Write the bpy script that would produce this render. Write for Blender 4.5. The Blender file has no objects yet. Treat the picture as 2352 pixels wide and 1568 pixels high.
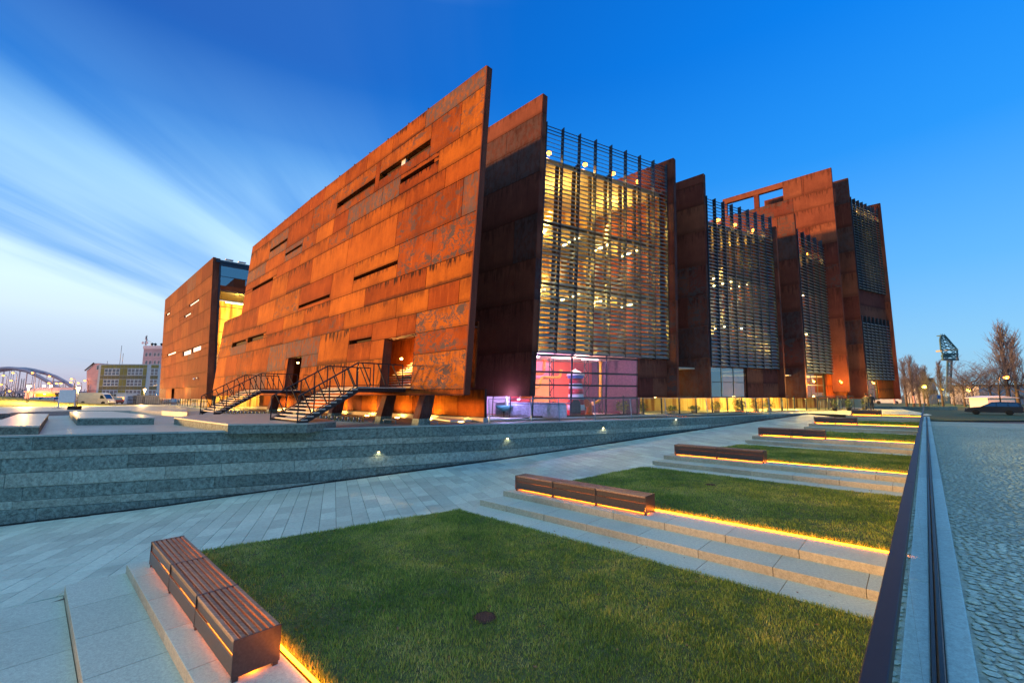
import bpy, bmesh, math, random
import numpy as np
from mathutils import Vector, Matrix
rnd = random.Random(7)
nr = np.random.RandomState(5)
sc = bpy.context.scene
col = sc.collection

# ------------------------------------------------------------------ camera
F, YH, ZC = 1000.0, 909.0, 1.6            # focal length and horizon measured on a 2352 x 1568 print
PITCH = math.atan((YH - 784) / F)
cam_d = bpy.data.cameras.new("camera"); cam = bpy.data.objects.new("camera", cam_d); col.objects.link(cam)
cam.location = (0, 0, ZC); cam.rotation_euler = (math.pi / 2 + PITCH, 0, 0)
cam_d.sensor_width = 36; cam_d.lens = F / 2352 * 36; cam_d.clip_start = 0.05; cam_d.clip_end = 3000
sc.camera = cam

# ------------------------------------------------------------------ world sky (blue hour, streaked cloud to the left)
world = bpy.data.worlds.new("World"); sc.world = world; world.use_nodes = True
wn = world.node_tree.nodes; wl = world.node_tree.links
for n in list(wn): wn.remove(n)
def W(t, **kw):
    n = wn.new(t)
    for k, v in kw.items(): setattr(n, k, v)
    return n
def wmath(op, a, b=None, c=None, clamp=False):
    n = W('ShaderNodeMath', operation=op); n.use_clamp = clamp
    for i, v in enumerate((a, b, c)):
        if v is None: continue
        if isinstance(v, (int, float)): n.inputs[i].default_value = v
        else: wl.new(v, n.inputs[i])
    return n.outputs[0]
def wramp(fac, stops, interp='LINEAR'):
    n = W('ShaderNodeValToRGB'); n.color_ramp.interpolation = interp
    e = n.color_ramp.elements
    while len(e) > 1: e.remove(e[-1])
    e[0].position = stops[0][0]; e[0].color = (*stops[0][1], 1)
    for p, c in stops[1:]:
        x = e.new(p); x.color = (*c, 1)
    wl.new(fac, n.inputs[0]); return n.outputs[0]
def wmix(fac, a, b):
    n = W('ShaderNodeMix', data_type='RGBA')
    for i, v in ((0, fac), (6, a), (7, b)):
        if isinstance(v, (int, float)): n.inputs[i].default_value = v
        elif isinstance(v, tuple): n.inputs[i].default_value = (*v, 1)
        else: wl.new(v, n.inputs[i])
    return n.outputs[2]
SUN_AZ = math.radians(-6.0)       # travel direction of the low light, measured from +x towards +y
SUN_EL = math.radians(3.2)
geo = W('ShaderNodeTexCoord'); sep = W('ShaderNodeSeparateXYZ'); wl.new(geo.outputs['Generated'], sep.inputs[0])
dx, dy, dz = sep.outputs
up = wmath('MAXIMUM', dz, 0.0)
clear_r = wramp(up, [(0.0, (.23, .38, .47)), (.08, (.17, .38, .57)), (.22, (.08, .30, .62)), (.42, (.014, .20, .60)), (.62, (.001, .15, .58)), (.8, (.001, .12, .50)), (1, (.001, .09, .40))])
clear_l = wramp(up, [(0.0, (.38, .30, .36)), (.05, (.22, .31, .46)), (.14, (.11, .28, .53)), (.30, (.028, .20, .55)), (.46, (.003, .115, .43)), (.60, (.001, .06, .30)), (.8, (.001, .045, .24)), (1, (.001, .06, .28))])
side = wmath('MULTIPLY_ADD', dx, .75, .42, clamp=True)
clear = wmix(side, clear_l, clear_r)
# physical sky under the gradient keeps the brightness falling off naturally round the horizon
nish = W('ShaderNodeTexSky', sky_type='NISHITA'); nish.sun_disc = False
nish.sun_elevation = SUN_EL; nish.sun_rotation = math.radians(270) + SUN_AZ * -1
nsc = W('ShaderNodeMix', data_type='RGBA', blend_type='MULTIPLY'); nsc.inputs[0].default_value = 1
wl.new(nish.outputs[0], nsc.inputs[6]); nsc.inputs[7].default_value = (.09, .11, .15, 1)
clear = wmix(.03, clear, nsc.outputs[2])
# cloud sheet: directions projected on a high plane, drawn out into streaks by wind
den = wmath('ADD', up, .10)
px_ = wmath('DIVIDE', dx, den); py_ = wmath('DIVIDE', dy, den)
ca, sa = math.cos(math.radians(92)), math.sin(math.radians(92))
u_ = wmath('ADD', wmath('MULTIPLY', px_, ca), wmath('MULTIPLY', py_, sa))
v_ = wmath('SUBTRACT', wmath('MULTIPLY', py_, ca), wmath('MULTIPLY', px_, sa))
def cloud(su, sv, seed, det, rough, dist):
    cmb = W('ShaderNodeCombineXYZ'); wl.new(wmath('MULTIPLY', u_, su), cmb.inputs[0]); wl.new(wmath('MULTIPLY', v_, sv), cmb.inputs[1]); cmb.inputs[2].default_value = seed
    nz = W('ShaderNodeTexNoise'); nz.inputs['Scale'].default_value = 1; nz.inputs['Detail'].default_value = det; nz.inputs['Roughness'].default_value = rough; nz.inputs['Distortion'].default_value = dist
    wl.new(cmb.outputs[0], nz.inputs['Vector']); return nz.outputs[0]
big = cloud(.16, .55, 52.7, 3, .5, .3); fine = cloud(.30, 2.2, 7.1, 5, .55, .25)
cl = wmath('ADD', wmath('MULTIPLY', big, .66), wmath('MULTIPLY', fine, .38))
leftness = wmath('ADD', wmath('MULTIPLY', dy, -.16), wmath('MULTIPLY_ADD', dx, -.50, .10))       # thicker towards the left of the view, thinning to clear on the right
cl = wmath('ADD', cl, wmath('MINIMUM', leftness, .22))
mr = W('ShaderNodeMapRange', interpolation_type='SMOOTHSTEP'); mr.inputs[1].default_value = .515; mr.inputs[2].default_value = .745
wl.new(cl, mr.inputs[0])
hi = wramp(up, [(0, (.35, .35, .35)), (.05, (.6, .6, .6)), (.14, (1, 1, 1)), (.26, (1, 1, 1)), (.38, (.72, .72, .72)), (.48, (.20, .16, .16)), (.58, (.03, .03, .03)), (.70, (.03, .03, .03)), (.84, (.8, .8, .8)), (1, (.95, .95, .95))])
cfac = wmath('MULTIPLY', wmath('MULTIPLY', mr.outputs[0], hi), .95)
ccol = wramp(up, [(0, (.44, .34, .38)), (.06, (.40, .44, .52)), (.18, (.46, .59, .67)), (.45, (.24, .48, .68)), (.7, (.46, .68, .72)), (1, (.60, .79, .78))])
skyc = wmix(cfac, clear, ccol)
below = wmath('GREATER_THAN', 0.0, dz)
skyc = wmix(below, skyc, (.10, .11, .13))
bg = W('ShaderNodeBackground'); wl.new(skyc, bg.inputs[0]); bg.inputs[1].default_value = 1.0
wo = W('ShaderNodeOutputWorld'); wl.new(bg.outputs[0], wo.inputs[0])

# ------------------------------------------------------------------ low warm light from the left
sd = bpy.data.lights.new("sun", 'SUN'); sun = bpy.data.objects.new("sun", sd); col.objects.link(sun)
sd.energy = 5.0; sd.angle = math.radians(4); sd.color = (1.0, .47, .12)
sv = Vector((math.cos(SUN_AZ) * math.cos(SUN_EL), math.sin(SUN_AZ) * math.cos(SUN_EL), -math.sin(SUN_EL)))
sun.rotation_euler = sv.to_track_quat('-Z', 'Y').to_euler(); sun.location = (-60, -10, 30)
vs = sc.view_settings; vs.view_transform = 'Standard'; vs.look = 'None'; vs.gamma = 1; vs.exposure = 0.78; vs.use_curve_mapping = False
sc.render.engine = 'CYCLES'
sc.cycles.use_denoising = True
try: sc.cycles.denoiser = 'OPENIMAGEDENOISE'
except Exception: pass
sc.cycles.max_bounces = 7; sc.cycles.diffuse_bounces = 3; sc.cycles.glossy_bounces = 3; sc.cycles.transmission_bounces = 4; sc.cycles.transparent_max_bounces = 14
sc.cycles.sample_clamp_indirect = 4.0; sc.cycles.caustics_reflective = False; sc.cycles.caustics_refractive = False

# ------------------------------------------------------------------ measuring helpers
fw = Vector((0, math.cos(PITCH), math.sin(PITCH))); upv = Vector((0, -math.sin(PITCH), math.cos(PITCH)))
def ray(x, y): return fw * F + Vector((1, 0, 0)) * (x - 1176) - upv * (y - 784)
def at(x, y, Y):
    d = ray(x, y); return Vector((0, 0, ZC)) + d * (Y / d.y)
def gz(x, y, z):
    d = ray(x, y); return Vector((0, 0, ZC)) + d * ((z - ZC) / d.z)
def V(*a): return Vector(a)
def lerp(a, b, t): return a + (b - a) * t

# ------------------------------------------------------------------ mesh helpers
class MB:
    def __init__(s): s.v = []; s.f = []; s.m = []; s.cur = 0; s.smooth = False; s.sm = []
    def face(s, pts):
        n = len(s.v); s.v += [tuple(p) for p in pts]; s.f.append(tuple(range(n, n + len(pts)))); s.m.append(s.cur); s.sm.append(s.smooth); return s
    def prism(s, poly, vec):
        poly = [Vector(p) for p in poly]; vec = Vector(vec); top = [p + vec for p in poly]; n = len(poly); b = len(s.v)
        s.v += [tuple(p) for p in poly] + [tuple(p) for p in top]
        fs = [tuple(range(b + n - 1, b - 1, -1)), tuple(range(b + n, b + 2 * n))] + [(b + i, b + (i + 1) % n, b + n + (i + 1) % n, b + n + i) for i in range(n)]
        # orient outward
        nrm = (poly[1] - poly[0]).cross(poly[2] - poly[1])
        if nrm.dot(vec) < 0: fs = [tuple(reversed(f)) for f in fs]
        s.f += fs; s.m += [s.cur] * len(fs); s.sm += [False] * len(fs); return s
    def box(s, c, sx, sy, sz, ax=None):
        c = Vector(c); X, Y, Z = ax if ax else (V(1, 0, 0), V(0, 1, 0), V(0, 0, 1))
        p = [c - X * sx / 2 - Y * sy / 2 - Z * sz / 2, c + X * sx / 2 - Y * sy / 2 - Z * sz / 2, c + X * sx / 2 + Y * sy / 2 - Z * sz / 2, c - X * sx / 2 + Y * sy / 2 - Z * sz / 2]
        return s.prism(p, Z * sz)
    def b2(s, lo, hi):
        return s.box([(a + b) / 2 for a, b in zip(lo, hi)], *[abs(b - a) for a, b in zip(lo, hi)])
    def bar(s, a, b, w, h=None, upd=V(0, 0, 1)):
        a = Vector(a); b = Vector(b); d = b - a; L = d.length
        if L < 1e-6: return s
        d /= L; sd_ = d.cross(upd)
        if sd_.length < 1e-3: sd_ = d.cross(V(1, 0, 0))
        sd_.normalize(); u = sd_.cross(d); h = h or w
        return s.box((a + b) / 2, w, L, h, (sd_, d, u))
    def tube(s, pts, r, n=8, cap=True):
        pts = [Vector(p) for p in pts]; rs = r if isinstance(r, (list, tuple)) else [r] * len(pts)
        rings = []; prev = None
        for i, p in enumerate(pts):
            d = (pts[min(i + 1, len(pts) - 1)] - pts[max(i - 1, 0)]).normalized()
            if prev is None:
                x = d.cross(V(0, 0, 1))
                if x.length < .05: x = d.cross(V(1, 0, 0))
            else:
                x = prev - d * prev.dot(d)
            x.normalize(); prev = x; y = d.cross(x)
            rings.append([p + (x * math.cos(t) + y * math.sin(t)) * rs[i] for t in (2 * math.pi * k / n for k in range(n))])
        b = len(s.v)
        for rg in rings: s.v += [tuple(p) for p in rg]
        for i in range(len(pts) - 1):
            for k in range(n):
                s.f.append((b + i * n + k, b + i * n + (k + 1) % n, b + (i + 1) * n + (k + 1) % n, b + (i + 1) * n + k)); s.m.append(s.cur); s.sm.append(True)
        if cap:
            s.f.append(tuple(b + k for k in range(n - 1, -1, -1))); s.m.append(s.cur); s.sm.append(False)
            e = b + (len(pts) - 1) * n; s.f.append(tuple(e + k for k in range(n))); s.m.append(s.cur); s.sm.append(False)
        return s
    def lathe(s, prof, c=(0, 0, 0), n=16, ax=None):
        c = Vector(c); X, Y, Z = ax if ax else (V(1, 0, 0), V(0, 1, 0), V(0, 0, 1)); b = len(s.v)
        for r, z in prof:
            for k in range(n):
                t = 2 * math.pi * k / n; s.v.append(tuple(c + X * r * math.cos(t) + Y * r * math.sin(t) + Z * z))
        for i in range(len(prof) - 1):
            for k in range(n):
                s.f.append((b + i * n + k, b + i * n + (k + 1) % n, b + (i + 1) * n + (k + 1) % n, b + (i + 1) * n + k)); s.m.append(s.cur); s.sm.append(True)
        for i, rev in ((0, True), (len(prof) - 1, False)):
            if prof[i][0] > 1e-4:
                q = [b + i * n + k for k in range(n)]; s.f.append(tuple(reversed(q)) if rev else tuple(q)); s.m.append(s.cur); s.sm.append(False)
        return s
    def mesh(s, name, mats):
        me = bpy.data.meshes.new(name); me.from_pydata(s.v, [], s.f)
        for m in (mats if isinstance(mats, (list, tuple)) else [mats]): me.materials.append(m)
        me.polygons.foreach_set('material_index', s.m); me.polygons.foreach_set('use_smooth', s.sm); me.update(); return me
    def build(s, name, mats, parent=None, bevel=0):
        return link(name, s.mesh(name, mats), parent, bevel)
def link(name, me, parent=None, bevel=0):
    o = bpy.data.objects.new(name, me); col.objects.link(o)
    if parent is not None:
        o.parent = parent
        if parent.type == 'EMPTY': o.matrix_parent_inverse = Matrix.Translation(-parent.location)
    if bevel:
        b = o.modifiers.new('bevel', 'BEVEL'); b.width = bevel; b.segments = 2; b.limit_method = 'ANGLE'
    return o
def tag(o, label=None, cat=None, group=None, kind=None):
    if label: o['label'] = label
    if cat: o['category'] = cat
    if group: o['group'] = group
    if kind: o['kind'] = kind
    return o
def thing(name, loc, label, cat, group=None):
    o = bpy.data.objects.new(name, None); col.objects.link(o); o.location = loc; o.empty_display_size = .2
    return tag(o, label, cat, group)
def dup(o, loc, rz=None, label=None):
    """copy a thing built round its own origin, with parts and sub-parts"""
    def rec(src, par):
        c = src.copy(); col.objects.link(c); c.parent = par
        for ch in src.children: rec(ch, c)
        return c
    c = rec(o, None); c.location = loc
    if rz is not None: c.rotation_euler = (0, 0, rz)
    if label: c['label'] = label
    return c
def struct(name, mb, mat): return tag(mb.build(name, mat), kind='structure')

# ------------------------------------------------------------------ materials
class NT:
    def __init__(s, name):
        s.mat = bpy.data.materials.new(name); s.mat.use_nodes = True; s.n = s.mat.node_tree.nodes; s.l = s.mat.node_tree.links
        s.b = s.n['Principled BSDF']; s.out = s.n['Material Output']
    def new(s, t, **kw):
        n = s.n.new(t)
        for k, v in kw.items(): setattr(n, k, v)
        return n
    def set(s, sock, v):
        if isinstance(v, (int, float)): sock.default_value = v
        elif isinstance(v, tuple): sock.default_value = (*v, 1) if len(v) == 3 and sock.type == 'RGBA' else v
        else: s.l.new(v, sock)
    def coord(s, kind='Object', scale=(1, 1, 1), rot=(0, 0, 0)):
        t = s.new('ShaderNodeTexCoord'); m = s.new('ShaderNodeMapping'); s.l.new(t.outputs[kind], m.inputs[0]); m.inputs['Scale'].default_value = scale; m.inputs['Rotation'].default_value = rot; return m.outputs[0]
    def noise(s, vec, scale, det=4, rough=.55, dist=0):
        n = s.new('ShaderNodeTexNoise'); s.l.new(vec, n.inputs['Vector']); n.inputs['Scale'].default_value = scale; n.inputs['Detail'].default_value = det; n.inputs['Roughness'].default_value = rough; n.inputs['Distortion'].default_value = dist; return n.outputs[0]
    def voro(s, vec, scale, feat='F1'):
        n = s.new('ShaderNodeTexVoronoi', feature=feat); s.l.new(vec, n.inputs['Vector']); n.inputs['Scale'].default_value = scale; return n.outputs[0]
    def math(s, op, a, b=0.0, c=None, clamp=False):
        n = s.new('ShaderNodeMath', operation=op); n.use_clamp = clamp; s.set(n.inputs[0], a); s.set(n.inputs[1], b)
        if c is not None: s.set(n.inputs[2], c)
        return n.outputs[0]
    def step(s, v, lo, hi):
        n = s.new('ShaderNodeMapRange', interpolation_type='SMOOTHSTEP'); s.set(n.inputs[0], v); n.inputs[1].default_value = lo; n.inputs[2].default_value = hi; return n.outputs[0]
    def ramp(s, v, stops):
        n = s.new('ShaderNodeValToRGB'); e = n.color_ramp.elements
        while len(e) > 1: e.remove(e[-1])
        e[0].position = stops[0][0]; e[0].color = (*stops[0][1], 1)
        for p, c in stops[1:]:
            x = e.new(p); x.color = (*c, 1)
        s.l.new(v, n.inputs[0]); return n.outputs[0]
    def mix(s, f, a, b, blend='MIX'):
        n = s.new('ShaderNodeMix', data_type='RGBA', blend_type=blend); s.set(n.inputs[0], f); s.set(n.inputs[6], a); s.set(n.inputs[7], b); return n.outputs[2]
    def bump(s, h, st=.3, dist=.02):
        n = s.new('ShaderNodeBump'); n.inputs['Strength'].default_value = st; n.inputs['Distance'].default_value = dist; s.l.new(h, n.inputs['Height']); s.l.new(n.outputs[0], s.b.inputs['Normal'])
    def rand(s): return s.new('ShaderNodeObjectInfo').outputs['Random']
    def island(s): return s.new('ShaderNodeNewGeometry').outputs['Random Per Island']
    def done(s, colr, rough=.6, metal=0.0, spec=None):
        s.set(s.b.inputs['Base Color'], colr); s.set(s.b.inputs['Roughness'], rough); s.set(s.b.inputs['Metallic'], metal)
        if spec is not None: s.b.inputs['Specular IOR Level'].default_value = spec
        return s.mat
def plain(name, c, rough=.6, metal=0.0, var=.25, scale=6, bump=0.0):
    t = NT(name); n = t.noise(t.coord(), scale, 5)
    f = t.step(n, .25, .75)
    cc = t.mix(f, tuple(x * (1 - var) for x in c), tuple(min(1, x * (1 + var)) for x in c))
    if bump: t.bump(n, bump, .01)
    return t.done(cc, rough, metal)
def emit(name, c, st):
    t = NT(name); t.b.inputs['Base Color'].default_value = (*c, 1); t.b.inputs['Emission Color'].default_value = (*c, 1); t.b.inputs['Emission Strength'].default_value = st; return t.mat
def glass(name, tint=(.9, .95, .95), base=.02, refl=(1, 1, 1), rough=.0):
    t = NT(name); t.n.remove(t.b)
    gg = t.new('ShaderNodeNewGeometry'); dt = t.new('ShaderNodeVectorMath', operation='DOT_PRODUCT'); t.l.new(gg.outputs['Normal'], dt.inputs[0]); t.l.new(gg.outputs['Incoming'], dt.inputs[1])
    fz = t.math('POWER', t.math('SUBTRACT', 1.0, t.math('ABSOLUTE', dt.outputs['Value']), clamp=True), 5.0); fz = t.math('MULTIPLY_ADD', fz, .95, .04)
    tr = t.new('ShaderNodeBsdfTransparent'); tr.inputs[0].default_value = (*tint, 1)
    gl = t.new('ShaderNodeBsdfGlossy'); gl.inputs[0].default_value = (*refl, 1); gl.inputs['Roughness'].default_value = rough
    f = t.math('ADD', fz, base, clamp=True); mx = t.new('ShaderNodeMixShader'); t.l.new(f, mx.inputs[0]); t.l.new(tr.outputs[0], mx.inputs[1]); t.l.new(gl.outputs[0], mx.inputs[2]); t.l.new(mx.outputs[0], t.out.inputs[0])
    return t.mat
def corten(name, c1, c2, scale_amt=0.0, drip=0.0, patina=0.0, net=1.0):
    t = NT(name); w = t.coord(); wv = t.coord(scale=(2.2, 2.2, .22)); g = t.coord('Generated')
    big = t.noise(w, .55, 4, .6); fin = t.noise(w, 9, 5, .65); st = t.noise(wv, 1.5, 5, .6)
    f = t.math('ADD', t.math('MULTIPLY', big, .6), t.math('ADD', t.math('MULTIPLY', st, .22), t.math('MULTIPLY', fin, .25)))
    cc = t.mix(t.step(f, .36, .74), c1, c2)
    r = t.rand(); hv = t.new('ShaderNodeHueSaturation'); t.l.new(t.math('MULTIPLY_ADD', r, .50, .76), hv.inputs['Value']); t.l.new(t.math('MULTIPLY_ADD', r, .016, .492), hv.inputs['Hue']); t.l.new(cc, hv.inputs['Color']); cc = hv.outputs[0]
    # pale wash streaks
    cc = t.mix(t.math('MULTIPLY', t.step(t.noise(t.coord(scale=(5, 5, .12)), 1.2, 3), .58, .75), .35), cc, tuple(min(1, x * 1.5) for x in c2))
    # dark run-off below the top edge and along joints of each sheet
    gs = t.new('ShaderNodeSeparateXYZ'); t.l.new(g, gs.inputs[0])
    wob = t.noise(t.coord(scale=(3.2, 3.2, .35)), 1.3, 5, .65)
    edge = t.math('ADD', gs.outputs[2], t.math('MULTIPLY', t.math('SUBTRACT', wob, .5), 1.5))
    dr = t.math('MULTIPLY', t.step(edge, .72, 1.0), t.step(wob, .42, .58))
    lowe = t.math('MULTIPLY', t.step(t.math('ADD', gs.outputs[2], t.math('MULTIPLY', t.noise(t.coord(scale=(2, 2, 2)), 1.1, 5, .7), -.30)), .05, -.12), .75)
    thin = t.math('MULTIPLY', t.step(t.noise(t.coord(scale=(4.5, 4.5, .16)), 1.0, 4, .6), .62, .68), .40)
    dark = t.math('MULTIPLY', t.math('MAXIMUM', t.math('MAXIMUM', dr, lowe), thin), drip, clamp=True)
    cc = t.mix(dark, cc, (.035, .013, .009))
    if scale_amt:
        d = t.coord(scale=(1, 1, 1.5)); nn = t.noise(d, 1.25, 5, .62, 1.1); a = t.math('ABSOLUTE', t.math('SUBTRACT', nn, .5))
        net_ = t.math('SUBTRACT', 1.0, t.step(a, .012, .034)); patch = t.step(t.noise(d, 1.1, 6, .7, .4), .535, .575)
        area = t.step(t.noise(w, .5, 2), .34, .48)
        m = t.math('MULTIPLY', t.math('MAXIMUM', t.math('MULTIPLY', net_, net), patch), area)
        cc = t.mix(t.math('MULTIPLY', m, scale_amt), cc, (.085, .068, .066))
    if patina:
        pn = t.noise(t.coord(scale=(2, 2, 1.2)), 1.6, 6, .7, .6); m = t.step(pn, .40, .58)
        cc = t.mix(t.math('MULTIPLY', m, patina), cc, (.10, .088, .092))
    t.bump(t.math('ADD', t.math('MULTIPLY', fin, .6), t.math('MULTIPLY', big, .4)), .25, .012)
    return t.done(cc, t.math('MULTIPLY_ADD', fin, .2, .70), 0.0, .06)
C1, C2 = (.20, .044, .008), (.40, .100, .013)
M = {}
M['corten'] = corten('corten', C1, C2, drip=.55)
M['corten_clean'] = corten('corten_clean', (.26, .058, .010), (.42, .105, .015), drip=.30)
M['corten_scale'] = corten('corten_scale', (.26, .058, .010), (.42, .105, .015), scale_amt=.95, drip=.35)
M['corten_fleck'] = corten('corten_fleck', C1, C2, scale_amt=.75, drip=.45, net=.25)
M['corten_grey'] = corten('corten_grey', C1, (.27, .09, .035), drip=.4, patina=.85)
M['corten_drip'] = corten('corten_drip', C1, C2, drip=1.0)
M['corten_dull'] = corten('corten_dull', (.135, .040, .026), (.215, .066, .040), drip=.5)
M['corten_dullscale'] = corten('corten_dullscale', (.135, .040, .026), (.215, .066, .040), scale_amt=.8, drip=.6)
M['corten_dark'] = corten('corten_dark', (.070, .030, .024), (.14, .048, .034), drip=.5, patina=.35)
M['backing'] = plain('joint_backing', (.03, .014, .01), .9)
M['steel'] = plain('dark_steel', (.035, .033, .035), .45, .7, .2, 20)
M['railsteel'] = plain('handrail_steel', (.012, .011, .012), .5, .1, .2, 15)
M['louvre'] = plain('louvre_zinc', (.23, .35, .43), .30, .4, .2, 3)
M['mullion'] = plain('mullion_steel', (.045, .058, .07), .4, .7, .2, 5)
M['tread'] = plain('tread_boards', (.52, .47, .38), .7, 0, .2, 12, .2)
M['glass'] = glass('clear_glass')
M['glass_sky'] = glass('sky_reflecting_glass', (.35, .42, .5), .22)
M['glass_green'] = glass('green_glass', (.80, .93, .88), .10)
ti = NT('hall_cladding'); vb = ti.voro(ti.coord(scale=(.9, .9, .22)), 1.0); wv3 = ti.noise(ti.coord(scale=(1.4, 1.4, .10)), 1.2, 2)
M['interior'] = ti.done(ti.ramp(ti.math('ADD', ti.math('MULTIPLY', wv3, .8), ti.math('MULTIPLY', vb, .25)), [(.30, (.05, .025, .012)), (.46, (.30, .12, .04)), (.54, (.52, .34, .12)), (.66, (.66, .52, .26)), (.8, (.30, .08, .03))]), .7)
M['brown'] = plain('brown_steel', (.11, .07, .04), .6, .2, .2, 2)
M['soffit'] = plain('dark_soffit', (.14, .11, .08), .8, 0, .2, 2)
M['white'] = plain('white_paint', (.78, .77, .74), .5, 0, .06, 4)
M['slab'] = plain('ceiling_slab', (.55, .48, .38), .8, 0, .1, 2)
M['darkmetal'] = plain('black_metal', (.02, .02, .022), .5, .5)
M['led'] = emit('led_amber', (1.0, .205, .006), 19)
M['led_dim'] = emit('led_under_seat', (1.0, .17, .005), 26)
M['lamp_warm'] = emit('lamp_warm', (1.0, .55, .14), 22)
M['lamp_sodium'] = emit('lamp_sodium', (1.0, .32, .035), 6)
M['lamp_white'] = emit('lamp_white', (1.0, .93, .82), 60)
M['lamp_yellow'] = emit('lamp_yellow', (1.0, .66, .05), 9)
M['lamp_red'] = emit('lamp_orange_red', (1.0, .20, .02), 9)
M['tubelight'] = emit('tube_light', (1.0, .72, .30), 14)
M['walllight'] = emit('wall_light', (1.0, .74, .34), 5)

def granite(name, c, var=.3, speck=90, bump=.25, rough=.75, tex=14, randv=.18, stain=.25, dist=.015, wm=.5):
    t = NT(name); w = t.coord(); sp = t.noise(w, speck, 3, .7); mid = t.noise(w, tex, 5, .7, .4); big = t.noise(w, .45, 4, .6)
    f = t.math('ADD', t.math('MULTIPLY', sp, 1 - wm), t.math('MULTIPLY', mid, wm))
    cc = t.mix(t.step(f, .33, .67), tuple(x * (1 - var) for x in c), tuple(min(1, x * (1 + var)) for x in c))
    cc = t.mix(t.math('MULTIPLY', t.step(big, .50, .72), stain), cc, tuple(x * .55 for x in c))
    hv = t.new('ShaderNodeHueSaturation'); t.l.new(t.math('MULTIPLY_ADD', t.rand(), randv * 2, 1 - randv), hv.inputs['Value']); t.l.new(cc, hv.inputs['Color'])
    ih = t.new('ShaderNodeHueSaturation'); t.l.new(t.math('MULTIPLY_ADD', t.island(), randv * 2, 1 - randv), ih.inputs['Value']); t.l.new(hv.outputs[0], ih.inputs['Color'])
    t.bump(t.math('ADD', t.math('MULTIPLY', mid, .7), t.math('MULTIPLY', sp, .3)), bump, dist)
    return t.done(ih.outputs[0], rough, 0, .3)
M['paver'] = granite('pale_granite_paving', (.53, .65, .52), .18, 70, .12, .6, 10, .15, .38)
M['step'] = granite('bush_hammered_granite', (.53, .63, .51), .22, 60, .25, .75, 22, .07, .34)
M['riser'] = granite('rough_sawn_riser_warm_lit', (.50, .46, .33), .3, 60, .6, .85, 16, .10, .3)  # rough-sawn faces; tan tint stands in for warm light on the risers
M['wall_dark'] = granite('split_face_dark_granite', (.165, .225, .19), .55, 30, 1.0, .8, 8.0, .20, .2, .05, .75)
M['wall_light'] = granite('split_face_light_granite', (.34, .41, .33), .38, 30, 1.0, .8, 7.5, .18, .25, .06, .75)
M['coping'] = granite('flamed_granite_coping', (.32, .42, .38), .2, 60, .2, .6)
M['block'] = granite('polished_granite_block', (.44, .47, .40), .22, 45, .12, .38, 9, .1, .35)
M['plaza'] = granite('plaza_paving', (.40, .43, .36), .18, 50, .15, .5, 6, .1, .4)
M['sett'] = granite('granite_sett', (.45, .56, .47), .30, 35, .5, .75, 9, .16, .3)
M['sett_bed'] = granite('sandy_joint_fill', (.43, .49, .39), .35, 60, .6, .9, 8, .1, .3)
M['kerb'] = granite('kerb_granite', (.46, .64, .60), .2, 70, .2, .65, 20, .08, .2)
M['asphalt'] = granite('asphalt', (.055, .055, .055), .3, 60, .3, .85)
M['joint'] = plain('paving_joint', (.10, .10, .085), .9)
M['soil'] = plain('turf_soil', (.075, .10, .03), .95, 0, .4, 9)
M['concrete'] = granite('weathered_concrete', (.40, .37, .32), .2, 30, .3, .85, 4, .1, .5)

# ------------------------------------------------------------------ frames of the site
eT = V(-.7391, .6736, 0); nT = V(.6736, .7391, 0)          # terraces: along the steps / up the slope
eR = V(.686, .7276, 0); eP = V(-.7276, .686, 0)            # glass railing: along / towards the lawns
Lf = V(-.72, .6939, 0); Nf = V(.6939, .72, 0)              # museum walls: along / away from the square
wq = V(.927, .375, 0); qq = V(-.375, .927, 0)              # paving courses of the ramp
def TP(a, b, z): return nT * a + eT * b + V(0, 0, z)
def RP(r, l, z): return eR * r + eP * l + V(0, 0, z)
LED = [2.7, 12.15, 21.8, 31.0, 39.9, 48.6]
ZT = [-1.95, -1.60, -1.22, -.82, -.42, -.05]
BL = [(-9, 14.4), (-3, 13.1), (0, 12.75), (3.1, 12.4), (9.2, 10.9), (11, 10.5), (14.6, 9.8), (19, 9.3), (21, 8.95), (30.3, 7.3), (39, 5.7), (48, 4.2), (53, 3.6)]
def interp(tab, x):
    if x <= tab[0][0]: a, b = tab[0], tab[1]
    elif x >= tab[-1][0]: a, b = tab[-2], tab[-1]
    else:
        for a, b in zip(tab, tab[1:]):
            if a[0] <= x <= b[0]: break
    t = (x - a[0]) / (b[0] - a[0]); return a[1] + (b[1] - a[1]) * t
def bleft(a): return interp(BL, a)
def bright(a): return .18 - .017 * a
ZW = [(-9, -2.62), (2.45, -2.22), (11.9, -1.90), (21.5, -1.52), (30.7, -1.12), (39.6, -.74), (48.3, -.30), (53, 0.0)]
# retaining wall line: coping and foot
cop_px = [(0, 1001, .10), (373, 992, .10), (746, 983, .10), (937, 978, .10), (1128, 973, .09), (1340, 966, .06), (1522, 960.7, .04), (1719, 953, .02), (1855, 948, .0)]
foot_px = [(0, 1205), (373, 1161), (746, 1107), (937, 1082), (1128, 1056), (1340, 1025), (1522, 997), (1719, 968), (1855, 949)]
WALL = []
for (x, y, z), (fx, fy) in zip(cop_px, foot_px):
    p = gz(x, y, z); d = ray(fx, fy); t = math.hypot(p.x, p.y) / math.hypot(d.x, d.y)
    WALL.append((Vector((p.x, p.y, 0)), z, ZC + d.z * t))
d0 = (WALL[0][0] - WALL[1][0]).normalized()
WALL.insert(0, (WALL[0][0] + d0 * 9, .10, WALL[0][2] - .45))
WALL.insert(0, (WALL[0][0] + d0 * 40, .10, WALL[0][2] - .3))
wtab_q = [(p.dot(wq), p.dot(qq)) for p, _, _ in WALL]; wtab_z = [(p.dot(wq), zb) for p, _, zb in WALL]; wtab_c = [(p.dot(wq), zc) for p, zc, _ in WALL]
rtab = []
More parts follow.
